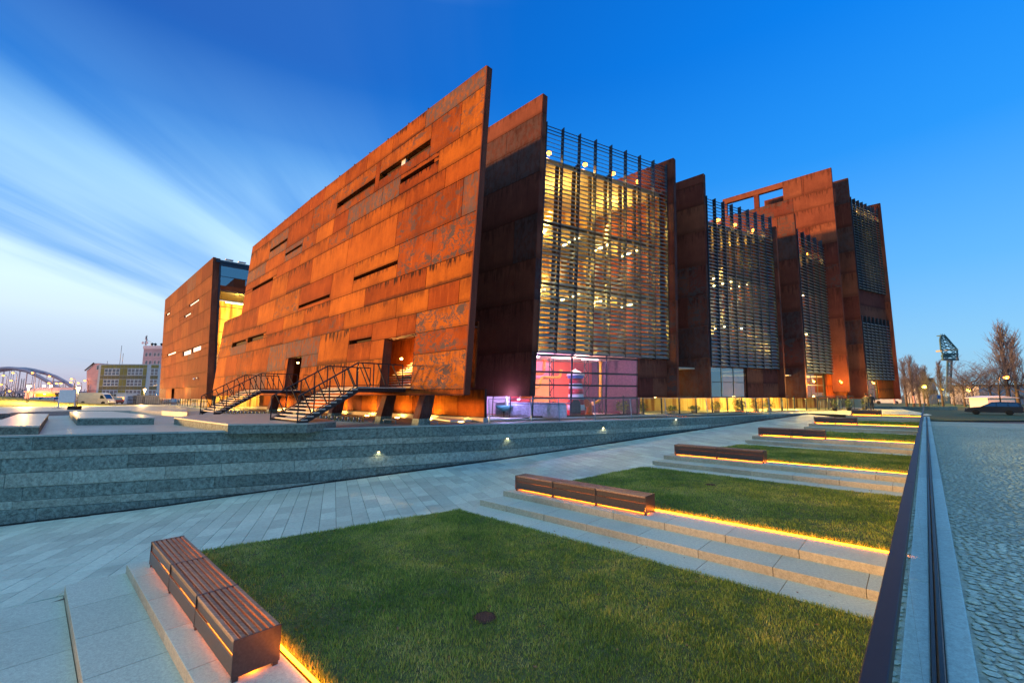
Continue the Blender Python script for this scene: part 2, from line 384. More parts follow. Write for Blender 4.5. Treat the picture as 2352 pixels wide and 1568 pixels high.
for a in (-9, -6, -3, 0, 3.1, 6, 9.2, 11, 14.6, 19, 21, 25, 30.3, 35, 39, 44, 48, 53):
    p = TP(a, bleft(a), 0); rtab.append((p.dot(wq), p.dot(qq), interp(ZW, a)))
rtab_q = [(r[0], r[1]) for r in rtab]; rtab_z = [(r[0], r[2]) for r in rtab]
def zwalk(p):
    w = p.dot(wq); q = p.dot(qq); q0 = interp(rtab_q, w); q1 = interp(wtab_q, w)
    t = (q - q0) / max(.5, q1 - q0); t = min(1.1, max(-.1, t)); return lerp(interp(rtab_z, w), interp(wtab_z, w), t)

# ------------------------------------------------------------------ ground sheet
g = MB(); g.face([(-1500, -300, -4.2), (1500, -300, -4.2), (1500, 20, -4.2), (-1500, 20, -4.2)])
struct('ground', g, M['soil'])
# ------------------------------------------------------------------ sloping walkway with its granite slabs
def clip(poly, p0, n):
    out = []
    for i in range(len(poly)):
        a, b = poly[i], poly[(i + 1) % len(poly)]; da = (a - p0).dot(n); db = (b - p0).dot(n)
        if da >= 0: out.append(a)
        if (da >= 0) != (db >= 0): out.append(a + (b - a) * (da / (da - db)))
    return out
def tabpt(tab, w): return wq * w + qq * interp(tab, w)
wk = MB(); W0, W1 = -26.0, 41.0
ws = [W0 + (W1 - W0) * i / 80 for i in range(81)]
for a, b in zip(ws, ws[1:]):
    for j in range(4):
        ps = []
        for w, t in ((a, j / 4), (b, j / 4), (b, (j + 1) / 4), (a, (j + 1) / 4)):
            q0 = interp(rtab_q, w) - .25; q1 = interp(wtab_q, w) + .3; p = wq * w + qq * lerp(q0, q1, t); p.z = zwalk(p) - .03; ps.append(p)
        wk.face(ps)
walk = struct('pavement', wk, M['joint'])
slabs = []
w = W0
while w < W1:
    cw = .46
    q = interp(rtab_q, w) - 1 - rnd.random(); qend = max(interp(wtab_q, w), interp(wtab_q, w + cw))
    while q < qend:
        L = rnd.choice((.7, .9, 1.1, 1.3)); c = wq * (w + cw / 2) + qq * (q + L / 2); gap = .006
        poly = [wq * (w + gap) + qq * (q + gap), wq * (w + cw - gap) + qq * (q + gap), wq * (w + cw - gap) + qq * (q + L - gap), wq * (w + gap) + qq * (q + L - gap)]
        for tab, sg, off in ((rtab_q, 1, .0), (wtab_q, -1, .38)):
            p0 = tabpt(tab, w); p1 = tabpt(tab, w + cw); d = (p1 - p0).normalized(); n = V(-d.y, d.x, 0) * sg
            if poly: poly = clip(poly, p0 + n * off, n)
        if len(poly) >= 3:
            ar = sum(poly[i].x * poly[(i + 1) % len(poly)].y - poly[(i + 1) % len(poly)].x * poly[i].y for i in range(len(poly))) / 2
            if ar > .02: slabs.append((poly, c))
        q += L
    w += cw
def slab_into(mb, poly):
    top = []; dzr = rnd.uniform(-.002, .003)
    for p in poly: top.append(V(p.x, p.y, zwalk(p) + dzr))
    cen = sum(top, Vector()) / len(top); inn = [p + (cen - p).normalized() * .006 + V(0, 0, .004) for p in top]
    mb.face(inn)
    for i in range(len(top)):
        a, b = top[i], top[(i + 1) % len(top)]; mb.face([a, b, inn[(i + 1) % len(top)], inn[i]]); mb.face([a - V(0, 0, .035), b - V(0, 0, .035), b, a])
def cam_seen(p):
    v = p - V(0, 0, ZC); d = v.dot(fw)
    if d < .3: return False
    return -60 < 1176 + F * v.x / d < 2412 and 784 - F * v.dot(upv) / d < 1600
vis = [s for s in slabs if cam_seen(V(s[1].x, s[1].y, zwalk(s[1])))]
vis.sort(key=lambda s: s[1].length)
for poly, c in vis[:300]:
    m = MB(); slab_into(m, poly); m.build('paver', M['paver'], walk)
m = MB()
ids = set(id(v[0]) for v in vis[:300])
for poly, c in slabs:
    if id(poly) not in ids: slab_into(m, poly)
tag(m.build('paver', M['paver'], walk), kind='stuff')
# drain grate along the foot of the wall
dg = MB(); wv_ = W0
while wv_ < 40:
    p = tabpt(wtab_q, wv_); p2 = tabpt(wtab_q, wv_ + .1); d = (p2 - p).normalized(); n = V(d.y, -d.x, 0); z = zwalk(p) + .012
    for k in range(4): dg.bar(V(p.x, p.y, z) + n * (.06 + k * .085), V(p2.x, p2.y, zwalk(p2) + .012) + n * (.06 + k * .085), .035, .02)
    dg.bar(V(p.x, p.y, z - .003) + n * .03, V(p.x, p.y, z - .003) + n * .34, .03, .018)
    wv_ += .1
tag(dg.build('drain_grate', M['steel'], walk), kind='stuff')

# ------------------------------------------------------------------ retaining wall in split-face courses
rw = thing('retaining_wall', WALL[4][0], 'long banded granite retaining wall between the sunken ramp and the museum square', 'wall')
cum = [0]
for (a, _, _), (b, _, _) in zip(WALL, WALL[1:]): cum.append(cum[-1] + (b - a).length)
def wallpt(s_):
    s_ = min(max(s_, 0), cum[-1]); i = max(j for j in range(len(cum) - 1) if cum[j] <= s_ + 1e-9); t = (s_ - cum[i]) / (cum[i + 1] - cum[i])
    # smooth the corners a little
    return WALL[i][0].lerp(WALL[i + 1][0], t), lerp(WALL[i][1], WALL[i + 1][1], t), lerp(WALL[i][2], WALL[i + 1][2], t)
def wall_n(s_):
    a = wallpt(s_ - .2)[0]; b = wallpt(s_ + .2)[0]; d = (b - a).normalized(); return d, V(d.y, -d.x, 0)
core = MB(); N_ = 70
for i in range(N_):
    a, za, ba = wallpt(cum[-1] * i / N_); b, zb, bb = wallpt(cum[-1] * (i + 1) / N_); d, n = wall_n(cum[-1] * (i + .5) / N_)
    core.face([V(a.x, a.y, ba - .2) - n * .07, V(b.x, b.y, bb - .2) - n * .07, V(b.x, b.y, zb - .02) - n * .07, V(a.x, a.y, za - .02) - n * .07])
    core.face([V(a.x, a.y, za - .03) - n * .07, V(b.x, b.y, zb - .03) - n * .07, V(b.x, b.y, zb - .03) - n * .4, V(a.x, a.y, za - .03) - n * .4])
core.build('wall_core', M['joint'], rw)
courses = [(-.07, -.56, 0), (-.56, -.86, 1), (-.86, -1.40, 0), (-1.40, -1.93, 1), (-1.93, -2.42, 0), (-2.42, -2.72, 1), (-2.72, -3.4, 0), (-3.4, -3.8, 1)]
stone_n = 0; extra = MB()
for ci, (zt, zb_, kind) in enumerate(courses):
    s_ = -rnd.random(); 
    while s_ < cum[-1]:
        L = rnd.uniform(1.5, 2.6) if kind == 0 else rnd.uniform(1.3, 2.3)
        if s_ > 32: L *= 1.5
        s1 = min(s_ + L, cum[-1]); s0 = max(0, s_)
        if s1 - s0 > .15:
            pm, zc_, zf = wallpt((s0 + s1) / 2); off = zc_ - .0
            p1_, c1_, f1_ = wallpt(s1 - .006); p0_, c0_, f0_ = wallpt(s0 + .006); lowest = min(f0_, f1_) - .06
            if zt + c0_ > lowest + .03 or zt + c1_ > lowest + .03:
                d, n = wall_n((s0 + s1) / 2); prj = (.0 if kind == 0 else .018) + rnd.uniform(-.006, .010)
                t0 = zt + c0_ - .005; t1 = zt + c1_ - .005; b0 = max(zb_ + c0_ + .004, f0_ - .08); b1 = max(zb_ + c1_ + .004, f1_ - .08)
                if t0 - b0 > .01 or t1 - b1 > .01:
                    b0 = min(b0, t0 - .004); b1 = min(b1, t1 - .004)
                    poly = [V(p0_.x, p0_.y, b0), V(p1_.x, p1_.y, b1), V(p1_.x, p1_.y, t1), V(p0_.x, p0_.y, t0)]
                    m = MB(); front = [p + n * prj for p in poly]; cen = sum(front, Vector()) / 4
                    # pillowed, slightly ragged face
                    inn = [p + (cen - p) * .10 + n * rnd.uniform(.006, .022) for p in front]; back = [p - n * .10 for p in poly]
                    m.face(inn)
                    for i in range(4):
                        j = (i + 1) % 4; m.face([front[i], front[j], inn[j], inn[i]]); m.face([back[i], back[j], front[j], front[i]])
                    if stone_n < 298: m.build('stone', M['wall_light' if kind else 'wall_dark'], rw); stone_n += 1
        s_ += L
s_ = 0
while s_ < cum[-1] - .1:
    L = 2.1; s1 = min(s_ + L, cum[-1]); a, za, _ = wallpt(s_ + .004); b, zb, _ = wallpt(s1 - .004); d, n = wall_n((s_ + s1) / 2)
    m = MB(); m.prism([V(a.x, a.y, za - .065) + n * .035, V(b.x, b.y, zb - .065) + n * .035, V(b.x, b.y, zb - .065) - n * .40, V(a.x, a.y, za - .065) - n * .40], V(0, 0, .065)); m.build('coping_stone', M['coping'], rw); s_ += L
# recessed wall lights
for x, y in ((870, 1037), (1165, 1006), (1385, 982), (1552, 962.5)):
    best = min((abs(1176 + F * 0 - 1176) + (lambda p: abs(1176 + F * p.x / (V(p.x, p.y, -.6) - V(0, 0, ZC)).dot(fw) - x))(wallpt(i * .05)[0]), i * .05) for i in range(int(cum[-1] / .05)))[1]
    p, zc_, zf = wallpt(best); d, n = wall_n(best); hit = at(x, y, p.y); c = V(p.x, p.y, hit.z) + n * .035
    m = MB(); m.box(c, .16, .05, .08, (d, n, V(0, 0, 1))); L_ = m.build('wall_light', M['darkmetal'], rw)
    m = MB(); m.box(c + n * .03 - V(0, 0, .01), .11, .012, .045, (d, n, V(0, 0, 1))); m.build('lens', M['walllight'], L_)
    ld = bpy.data.lights.new('wall_lamp', 'SPOT'); ld.energy = 4; ld.color = (1, .78, .45); ld.spot_size = math.radians(130); ld.shadow_soft_size = .05
    lo = bpy.data.objects.new('wall_lamp', ld); col.objects.link(lo); lo.location = c + n * .09; lo.rotation_euler = (-n * .1 + V(0, 0, -1)).to_track_quat('-Z', 'Y').to_euler()

# ------------------------------------------------------------------ terraces: steps, lawns, benches, light strips
def tier(parent, a0, a1, z, thick, rows=1, unit=1.45, seed=0, ext=0.0):
    r_ = random.Random(seed); da = (a1 - a0) / rows
    for k in range(rows):
        u0 = a0 + k * da; u1 = u0 + da; b = bright(u0) - .02; end = min(bleft(u0), bleft(u1)) + ext; off = r_.uniform(.3, 1.0)
        while b < end - .05:
            L = unit if b > bright(u0) else unit * off
            b1 = min(b + L, end)
            if end - b1 < .35: b1 = end
            g_ = .004; last = b1 >= end - 1e-6
            e0 = bleft(u0) + ext if last else b1 - g_; e1 = bleft(u1) + ext if last else b1 - g_
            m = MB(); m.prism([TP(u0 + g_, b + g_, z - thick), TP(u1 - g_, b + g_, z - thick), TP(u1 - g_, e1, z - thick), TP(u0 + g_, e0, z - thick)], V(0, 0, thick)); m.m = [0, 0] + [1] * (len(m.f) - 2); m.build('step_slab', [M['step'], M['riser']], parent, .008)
            b = b1
ords = ['first', 'second', 'third', 'fourth', 'fifth', 'sixth']
names_bench = ['three-seat slatted bench nearest the camera, seen end on beside the big lawn', 'three-seat slatted bench on the second flight of steps, glowing orange underneath',
  'two-seat slatted bench on the third flight of steps from the camera', 'two-seat slatted bench on the fourth flight of steps from the camera', 'two-seat slatted bench on the fifth flight of steps from the camera', 'short single-seat bench on the farthest flight, in front of the two people']
t_wood = NT('oiled_hardwood'); wv2 = t_wood.noise(t_wood.coord(scale=(6, 6, 30), rot=(0, 0, .74)), 3, 5, .6); gw = t_wood.noise(t_wood.coord(scale=(1, 14, 14), rot=(0, 0, -.739)), 3, 5, .6)
hvw = t_wood.new('ShaderNodeHueSaturation'); t_wood.l.new(t_wood.math('MULTIPLY_ADD', t_wood.rand(), .7, .70), hvw.inputs['Value']); t_wood.l.new(t_wood.mix(t_wood.step(gw, .3, .7), (.115, .078, .055), (.28, .195, .135)), hvw.inputs['Color']); t_wood.bump(gw, .3, .004)
M['wood'] = t_wood.done(hvw.outputs[0], .55)
M['benchsteel'] = plain('bench_powder_coat', (.07, .062, .058), .34, .3, .2, 30)
bench_b = [(6.56, 12.13, 3), (5.56, 10.28, 3), (4.85, 8.65, 2), (3.8, 7.15, 2), (3.0, 5.5, 2), (2.0, 4.0, 1)]
def soil_lawn(i):
    a0 = LED[i] + .06; a1 = (LED[i + 1] - 2.75) if i < 5 else 51.0; m = MB(); n = 10; z = ZT[i]
    for k in range(n):
        u0 = lerp(a0, a1, k / n); u1 = lerp(a0, a1, (k + 1) / n)
        m.face([TP(u0, bright(u0), z), TP(u1, bright(u1), z), TP(u1, bleft(u1), z), TP(u0, bleft(u0), z)])
        m.face([TP(u0, bleft(u0), z), TP(u1, bleft(u1), z), TP(u1, bleft(u1), z - .6), TP(u0, bleft(u0), z - .6)])
    m.face([TP(a0, bright(a0), z - .5), TP(a0, bleft(a0), z - .5), TP(a0, bleft(a0), z), TP(a0, bright(a0), z)])
    return struct('lawn', m, M['soil']), a0, a1
tg = NT('grass_blades'); gi = tg.island(); gp = tg.noise(tg.coord(), .55, 5, .65); gp2 = tg.noise(tg.coord(), 4, 3, .6)
gcol = tg.ramp(tg.math('ADD', tg.math('MULTIPLY', gi, .75), tg.math('MULTIPLY', tg.math('SUBTRACT', gp, .48), 1.9)), [(.0, (.10, .20, .03)), (.40, (.30, .44, .065)), (.70, (.56, .58, .11)), (1.0, (.80, .70, .25))])
gcol = tg.mix(tg.math('MULTIPLY', tg.step(gp2, .5, .75), .35), gcol, (.12, .17, .05))
tg.b.inputs['Subsurface Weight'].default_value = 0
M['grass'] = tg.done(gcol, .6, 0, .25)
def grass(name, pts, zs, hgt, wid, lean=.5, label=None, hs=1.0):
    n = len(pts); ang = nr.rand(n) * 2 * np.pi; h = hgt * (.5 + .85 * nr.rand(n)) * hs; w_ = wid * (.6 + .8 * nr.rand(n)); la = nr.rand(n) * 2 * np.pi; lm = h * lean * nr.rand(n)
    base = np.stack([pts[:, 0], pts[:, 1], zs], 1); sd_ = np.stack([np.cos(ang), np.sin(ang), np.zeros(n)], 1) * (w_ / 2)[:, None]
    tip = base + np.stack([np.cos(la) * lm, np.sin(la) * lm, h], 1); base = base - np.array([0, 0, .004])
    vts = np.stack([base - sd_, base + sd_, tip], 1).reshape(-1, 3).astype(np.float32)
    me = bpy.data.meshes.new(name); me.vertices.add(3 * n); me.vertices.foreach_set('co', vts.ravel()); me.loops.add(3 * n); me.loops.foreach_set('vertex_index', np.arange(3 * n, dtype=np.int32))
    me.polygons.add(n); me.polygons.foreach_set('loop_start', np.arange(0, 3 * n, 3, dtype=np.int32)); me.update(calc_edges=True); me.materials.append(M['grass'])
    o = link(name, me); return tag(o, label, 'grass', kind='stuff')
bldir = (math.atan2(eT.y, eT.x))
lawn_lab = ['large foreground lawn beside the nearest bench', 'lawn strip behind the second bench', 'lawn strip behind the third bench', 'lawn strip behind the fourth bench', 'lawn strip behind the fifth bench', 'thin farthest lawn strip behind the single-seat bench']
dens = [2600, 1500, 900, 600, 450, 350]; gh = [.055, .055, .06, .06, .06, .06]; gw_ = [.011, .014, .018, .022, .026, .03]
manholes = [(5.27, 5.39, 0), (16.9, 5.67, 1)]
for i in range(6):
    st = tag(MB().face([TP(LED[i] - 2.6, .3, ZT[i] - .75), TP(LED[i], .3, ZT[i] - .75), TP(LED[i], .5, ZT[i] - .75)]).build('steps', M['joint']), kind='structure')
    zlow = ZT[i - 1] if i else -2.30; r1 = ZT[i] - (ZT[i] - zlow) / 2
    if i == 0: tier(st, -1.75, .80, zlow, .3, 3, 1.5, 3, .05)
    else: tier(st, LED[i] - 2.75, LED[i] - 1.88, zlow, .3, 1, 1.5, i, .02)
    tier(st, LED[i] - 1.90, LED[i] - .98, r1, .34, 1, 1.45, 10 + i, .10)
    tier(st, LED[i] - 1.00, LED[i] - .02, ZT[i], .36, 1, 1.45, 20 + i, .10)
    lw, a0, a1 = soil_lawn(i)
    area = (a1 - a0) * (bleft((a0 + a1) / 2) - bright(a0)); n = int(area * dens[i])
    aa = a0 + .01 + (a1 - a0 + .05) * nr.rand(n); bl = np.array([bleft(x) for x in np.linspace(a0, a1 + .1, 60)]); blv = np.interp(aa, np.linspace(a0, a1 + .1, 60), bl); br = .2 - .017 * aa
    bb_ = br + (blv + .045 - br) * nr.rand(n)
    keep = np.ones(n, bool)
    for ma, mb_, mi in manholes:
        if mi == i: keep &= ((aa - ma) ** 2 + (bb_ - mb_) ** 2) > .17 ** 2
    aa, bb_ = aa[keep], bb_[keep]
    tuft = .88 + .34 * np.sin(aa * 5.1 + np.sin(bb_ * 3.7) * 2) * np.sin(bb_ * 4.3 + np.sin(aa * 2.9) * 2) + .22 * np.sin(aa * 1.3 + 2 * np.sin(bb_ * .9)) * np.sin(bb_ * 1.7 + 1)
    pts = np.stack([nT.x * aa + eT.x * bb_, nT.y * aa + eT.y * bb_], 1)
    # longer fringe along the strip light
    grass('grass', pts, np.full(len(aa), ZT[i]), gh[i], gw_[i], .8, lawn_lab[i], tuft)
    nf = int((bleft(a0) - bright(a0)) * 260); fa = a0 + .01 + .10 * nr.rand(nf) ** 1.5; fb = bright(a0) + (bleft(a0) - bright(a0)) * nr.rand(nf)
    grass('grass', np.stack([nT.x * fa + eT.x * fb, nT.y * fa + eT.y * fb], 1), np.full(nf, ZT[i]), .12, gw_[i] * .8, .9, 'taller grass fringe along the light strip of the ' + ords[i] + ' terrace')
    # strip light
    b0, b1, nm = bench_b[i]
    m = MB(); bs = bright(LED[i]) + .05
    be = b1 - .1
    m.box(TP(LED[i] + .02, (bs + be) / 2, ZT[i] + (.018 if i < 2 else .008)), .035 if i < 2 else .02, be - bs, .03 if i < 2 else .012, (nT, eT, V(0, 0, 1)))
    tag(m.build('light_strip', M['led']), 'glowing amber light strip along the lawn edge of the ' + ords[i] + ' flight of steps', 'light', 'amber light strips')
    m = MB(); m.box(TP(LED[i] - .42, (b0 + b1) / 2, ZT[i] + .06), .06, b1 - b0 - .1, .02, (nT, eT, V(0, 0, 1)))
    tag(m.build('light_strip', M['led_dim']), 'amber light strip under the seat of the ' + ords[i] + ' bench from the camera', 'light', 'amber light strips')
    # bench
    root = thing('bench', TP(LED[i] - .45, b0, ZT[i]), names_bench[i], 'bench', 'slatted benches on the terraces')
    ba0, ba1 = LED[i] - .70, LED[i] - .13; z0 = ZT[i]; ml = (b1 - b0) / nm; X = (nT, eT, V(0, 0, 1))
    for k in range(nm + 1):
        bb = b0 + k * ml; m = MB(); m.box(TP((ba0 + ba1) / 2, bb, z0 + .275), ba1 - ba0, .02 if k in (0, nm) else .035, .45, X); m.build('end_panel', M['benchsteel'], root, .004)
        for aoff in (ba0 + .05, ba1 - .05):
            m = MB(); m.box(TP(aoff, bb + (.03 if k == 0 else -.03 if k == nm else 0), z0 + .03), .07, .05, .06, X); m.build('foot', M['benchsteel'], root)
    for k in range(nm):
        c = b0 + (k + .5) * ml
        for aoff, zc_, hh in ((ba0 + .012, z0 + .185, .23), (ba0 + .028, z0 + .375, .13), (ba1 - .012, z0 + .24, .36)):
            m = MB(); m.box(TP(aoff, c, zc_), .015, ml - .04, hh, X); m.build('apron', M['benchsteel'], root, .003)
        ns = 7; pitch = (ba1 - ba0) / ns
        for j in range(ns):
            m = MB(); m.box(TP(ba0 + (j + .5) * pitch, c, z0 + .475), pitch - .027, ml - .045, .045, X); m.build('slat', M['wood'], root, .005)
lv = MB()
for k in range(260):
    i = rnd.choice((0, 0, 0, 1, 1, 2)); a = rnd.uniform(LED[i] + .2, LED[i + 1] - .4); b = rnd.uniform(bright(a) + .3, bleft(a) - .2); z = ZT[i] + .035 if a < LED[i + 1] - 2.75 else ZT[i] + .006
    if LED[i + 1] - 1.95 < a: continue
    c = TP(a, b, z); an = rnd.random() * 6.28; u1_ = V(math.cos(an), math.sin(an), rnd.uniform(-.4, .4)) * rnd.uniform(.018, .035); v1_ = V(-math.sin(an), math.cos(an), rnd.uniform(-.4, .4)) * .016
    lv.face([c - u1_, c + v1_, c + u1_ * 1.1, c - v1_])
tag(lv.build('fallen_leaves', plain('dry_leaf', (.22, .11, .05), .8, 0, .4, 3)), 'scattered dry brown leaves lying on the lawns', 'leaves', kind='stuff')
for ma, mb_, i in manholes:
    t = thing('manhole_cover', TP(ma, mb_, ZT[i]), ['round rusty manhole cover sunk in the large foreground lawn', 'round rusty manhole cover in the second lawn'][i], 'manhole cover')
    c = TP(ma, mb_, ZT[i]); m = MB(); m.lathe([(.20, 0), (.20, .012), (.18, .012), (.175, .006), (0, .006)], c, 24); m.build('rim', M['steel'], t)
    m = MB(); m.lathe([(.172, .004), (.172, .015), (0, .015)], c, 24)
    for k in range(-3, 4): m.box(c + V(k * .045, 0, .018), .016, .28 - abs(k) * .045, .006)
    m.build('lid', plain('rusty_iron', (.10, .05, .035), .8, .3, .4, 40), t)

# ------------------------------------------------------------------ glass railing on its kerb, cobbled street
gr = thing('glass_railing', RP(3, .1, -.12), 'frameless glass railing with dark steel handrail running along the street edge', 'railing')
r_ = 1.0
kb = tag(MB().face([RP(0, .1, -.40), RP(60, .1, -.40), RP(60, -.05, -.40)]).build('kerb', M['kerb']), kind='structure')
while r_ < 50:
    L = 2.4; m = MB(); m.prism([RP(r_ + .004, -.090, -.45), RP(r_ + L - .004, -.090, -.45), RP(r_ + L - .004, .052, -.45), RP(r_ + .004, .052, -.45)], V(0, 0, .33)); m.build('kerb_stone', M['kerb'], kb, .01); r_ += L
m = MB(); m.prism([RP(-2, .19, -2.6), RP(51, .19, -2.6), RP(51, .055, -2.6), RP(-2, .055, -2.6)], V(0, 0, 2.47)); tag(m.build('retaining_wall', M['concrete']), 'low concrete wall under the glass railing at the lawn edge', 'wall')
m = MB(); m.prism([RP(.5, .062, -.128), RP(50, .062, -.128), RP(50, .082, -.128), RP(.5, .082, -.128)], V(0, 0, .05)); m.build('base_channel', M['steel'], gr)
m = MB(); m.prism([RP(.5, .104, -.128), RP(50, .104, -.128), RP(50, .124, -.128), RP(.5, .124, -.128)], V(0, 0, .05)); m.build('base_channel', M['steel'], gr)
r_ = .6
while r_ < 49.5:
    L = 1.9; m = MB(); m.prism([RP(r_ + .006, .088, -.12), RP(r_ + L - .006, .088, -.12), RP(r_ + L - .006, .118, .985), RP(r_ + .006, .118, .985)], eP * .012); m.build('pane', M['glass_green'], gr); r_ += L
r_ = .4
while r_ < 50:
    L = 3.8; m = MB(); m.prism([RP(r_, .108, .97), RP(r_ + L - .004, .108, .97), RP(r_ + L - .004, .155, .97), RP(r_, .155, .97)], V(0, 0, .035)); m.build('handrail', M['railsteel'], gr, .003); r_ += L
m = MB(); n = 24
for k in range(n):
    a, b = -2 + 45 * k / n, -2 + 45 * (k + 1) / n
    m.face([RP(a, -.085, -.17), RP(a, -26, -.17), RP(b, -26, -.17), RP(b, -.085, -.17)])
street = struct('cobbled_street', m, M['sett_bed'])
cells = []
r_ = 1.6; row = 0
while r_ < 36:
    d = .074 + .0016 * r_; l = -.092 - rnd.random() * .05; lim = -1.2 - r_ * .30
    while l > lim:
        wdt = rnd.uniform(.06, .115); c = RP(r_, l - wdt / 2, 0); cells.append((r_ + rnd.uniform(-.012, .012), l, d * rnd.uniform(.80, .95), wdt * .90, rnd.uniform(-.014, .006))); l -= wdt
    r_ += d; row += 1
cells = sorted(cells, key=lambda c: 0 if cam_seen(RP(c[0], c[1], -.15)) else 1)
def sett(mb, c):
    r0, l0, d, w_, h = c; z = -.162; t = -.152 + h * .8
    jit = lambda: rnd.uniform(-.012, .012)
    R0, L0 = r0 + d / 2, l0 - w_ / 2; base = []
    for k in range(6):
        an = 2 * math.pi * (k + .5) / 6; e = 1.0 / max(abs(math.cos(an)), abs(math.sin(an))) ** .55
        base.append(RP(R0 + math.cos(an) * d / 2 * e * rnd.uniform(.86, 1.06), L0 - math.sin(an) * w_ / 2 * e * rnd.uniform(.86, 1.06), z))
    cen = sum(base, Vector()) / 6; mid = [p.lerp(cen, .05) + V(0, 0, (t - z) * .65) for p in base]; top = [p.lerp(cen, .30) + V(0, 0, t - z + rnd.uniform(-.002, .002)) for p in base]
    mb.face(list(reversed(top)))
    for i in range(6):
        j = (i + 1) % 6; mb.face([base[j], base[i], mid[i], mid[j]]); mb.face([mid[j], mid[i], top[i], top[j]])
for c in cells[:300]:
    m = MB(); sett(m, c); m.build('cobble', M['sett'], street)
m = MB()
for c in cells[300:]: sett(m, c)
tag(m.build('cobble', M['sett'], street), kind='stuff')

# ------------------------------------------------------------------ square: sunken floor by the wall, raised paving behind
m = MB()
ring = [wallpt(cum[-1] * i / 40)[0] for i in range(41)]
for a, b in zip(ring, ring[1:]):
    d = (b - a).normalized(); n = V(-d.y, d.x, 0); a2 = a + n * .38; b2 = b + n * .38
    far_a = V(a.x - 60, a.y + 120, 0) if False else a2 + V(-.35, .94, 0) * 75; far_b = b2 + V(-.35, .94, 0) * 75
    za = interp(wtab_c, a.dot(wq)) - .09; zb = interp(wtab_c, b.dot(wq)) - .09
    m.face([V(a2.x, a2.y, za), V(b2.x, b2.y, zb), V(far_b.x, far_b.y, zb), V(far_a.x, far_a.y, za)])
plaza = struct('plaza', m, M['plaza'])
m = MB()
# raised rear square (level with the granite blocks) and far ground to the left
rp = [gz(-260, 962, .34), gz(-40, 950.5, .36), gz(0, 949, .36), gz(80, 945, .36), gz(160, 943, .36), gz(300, 942.6, .36), gz(372, 943.5, .36), gz(430, 946.5, .36)]
rp2 = [gz(x, 931.2, -.02) for x in (-260, -40, 0, 80, 160, 300, 372, 430)]
for i in range(len(rp) - 1): m.face([rp[i], rp[i + 1], rp2[i + 1], rp2[i]])
for i in range(len(rp) - 1): m.face([rp[i] - V(0, 0, .5), rp[i + 1] - V(0, 0, .5), rp[i + 1], rp[i]])
struct('plaza', m, M['plaza'])
m = MB(); m.face([(-1200, 60, -.25), (15, 60, -.25), (15, 1500, -1.2), (-1200, 1500, -1.2)]); struct('road', m, M['asphalt'])
m = MB(); m.face([(15, 40, -.62), (1200, 40, -.62), (1200, 1500, -1.2), (15, 1500, -1.2)]); struct('ground', m, M['soil'])

# ------------------------------------------------------------------ museum
mus = thing('museum_building', (-2, 22, 0), 'large museum of leaning rust-red weathering steel walls with glazed louvred bays between them', 'building')
class Plane:
    """a wall plane: E foot point at z = 0, L along, lean k backwards"""
    def __init__(s, E, L, k): s.E = Vector((E[0], E[1], 0)); s.L = Vector(L).normalized(); s.N = V(s.L.y, -s.L.x, 0); s.k = k
    def p(s, u, z, off=0.0): return s.E + s.L * u + s.N * (s.k * z + off) + V(0, 0, z)
def panels(parent, P, rects, mats, proud=.03, thick=.045, gap=.019):
    for (u0, u1, z0, z1a, z1b), mt in zip(rects, mats):
        m = MB(); g_ = gap
        poly = [P.p(u0 + g_, z0 + g_, -proud), P.p(u1 - g_, z0 + g_, -proud), P.p(u1 - g_, z1b - g_, -proud), P.p(u0 + g_, z1a - g_, -proud)]
        m.prism(poly, P.N * thick); m.build('panel', M[mt], parent)
def subtract(rects, op):
    o0, o1, q0, q1 = op; out = []
    for r in rects:
        u0, u1, z0, z1 = r
        if o1 <= u0 + .01 or o0 >= u1 - .01 or q1 <= z0 + .01 or q0 >= z1 - .01: out.append(r); continue
        if q1 < z1 - .02: out.append((u0, u1, q1, z1))
        if q0 > z0 + .02: out.append((u0, u1, z0, q0))
        m0, m1 = max(z0, q0), min(z1, q1)
        if o0 > u0 + .02: out.append((u0, o0, m0, m1))
        if o1 < u1 - .02: out.append((o1, u1, m0, m1))
    return out
def recess(parent, P, op, depth, name, back, wallm):
    o0, o1, q0, q1 = op; m = MB(); A = [P.p(o0, q0, -.03), P.p(o1, q0, -.03), P.p(o1, q1, -.03), P.p(o0, q1, -.03)]; B = [a + P.N * depth for a in A]
    for i in range(4):
        j = (i + 1) % 4; m.face([A[j], A[i], B[i], B[j]])
    o = m.build(name, wallm, parent)
    if back is not None:
        m = MB(); m.face([B[0], B[1], B[2], B[3]]); m.build('pane', back, o)
    return o
# ---- front wall
P1 = Plane((-1.815, 19.742), Lf, .075)
FR = .74; rows = [1.93, 3.80, 6.13, 7.38, 8.67, 10.80, 13.02, 14.25, 15.65, 17.92]
topz = [(0, 19.12), (5.3, 19.17), (12.7, 19.27), (23.6, 19.33), (40.8, 18.9)]
slots = [(12.0, 18.0, 16.36, 16.82), (5.45, 11.4, 16.36, 16.88), (4.85, 8.45, 15.05, 15.33), (28.95, 33.9, 16.52, 16.80), (24.7, 28.8, 14.93, 15.15), (31.5, 38.1, 13.02, 13.36), (7.8, 13.5, 9.55, 9.78), (17.2, 23.3, 8.97, 9.21), (10.0, 13.0, 5.02, 5.25), (37.5, 42.7, 7.13, 7.60), (31.7, 36.8, 7.17, 7.66)]
doors = [(21.0, 24.0, 1.90, 4.76), (5.15, 8.40, 1.90, 4.97)]
front = MB(); front.prism([P1.p(FR, 1.66, .02), P1.p(48.2, 1.66, .02), P1.p(48.2, 10.72, .02), P1.p(40.9, 10.72, .02), P1.p(40.9, 18.85, .02), P1.p(23.6, 19.28, .02), P1.p(12.7, 19.2, .02), P1.p(FR, 19.05, .02)], Nf * .015)
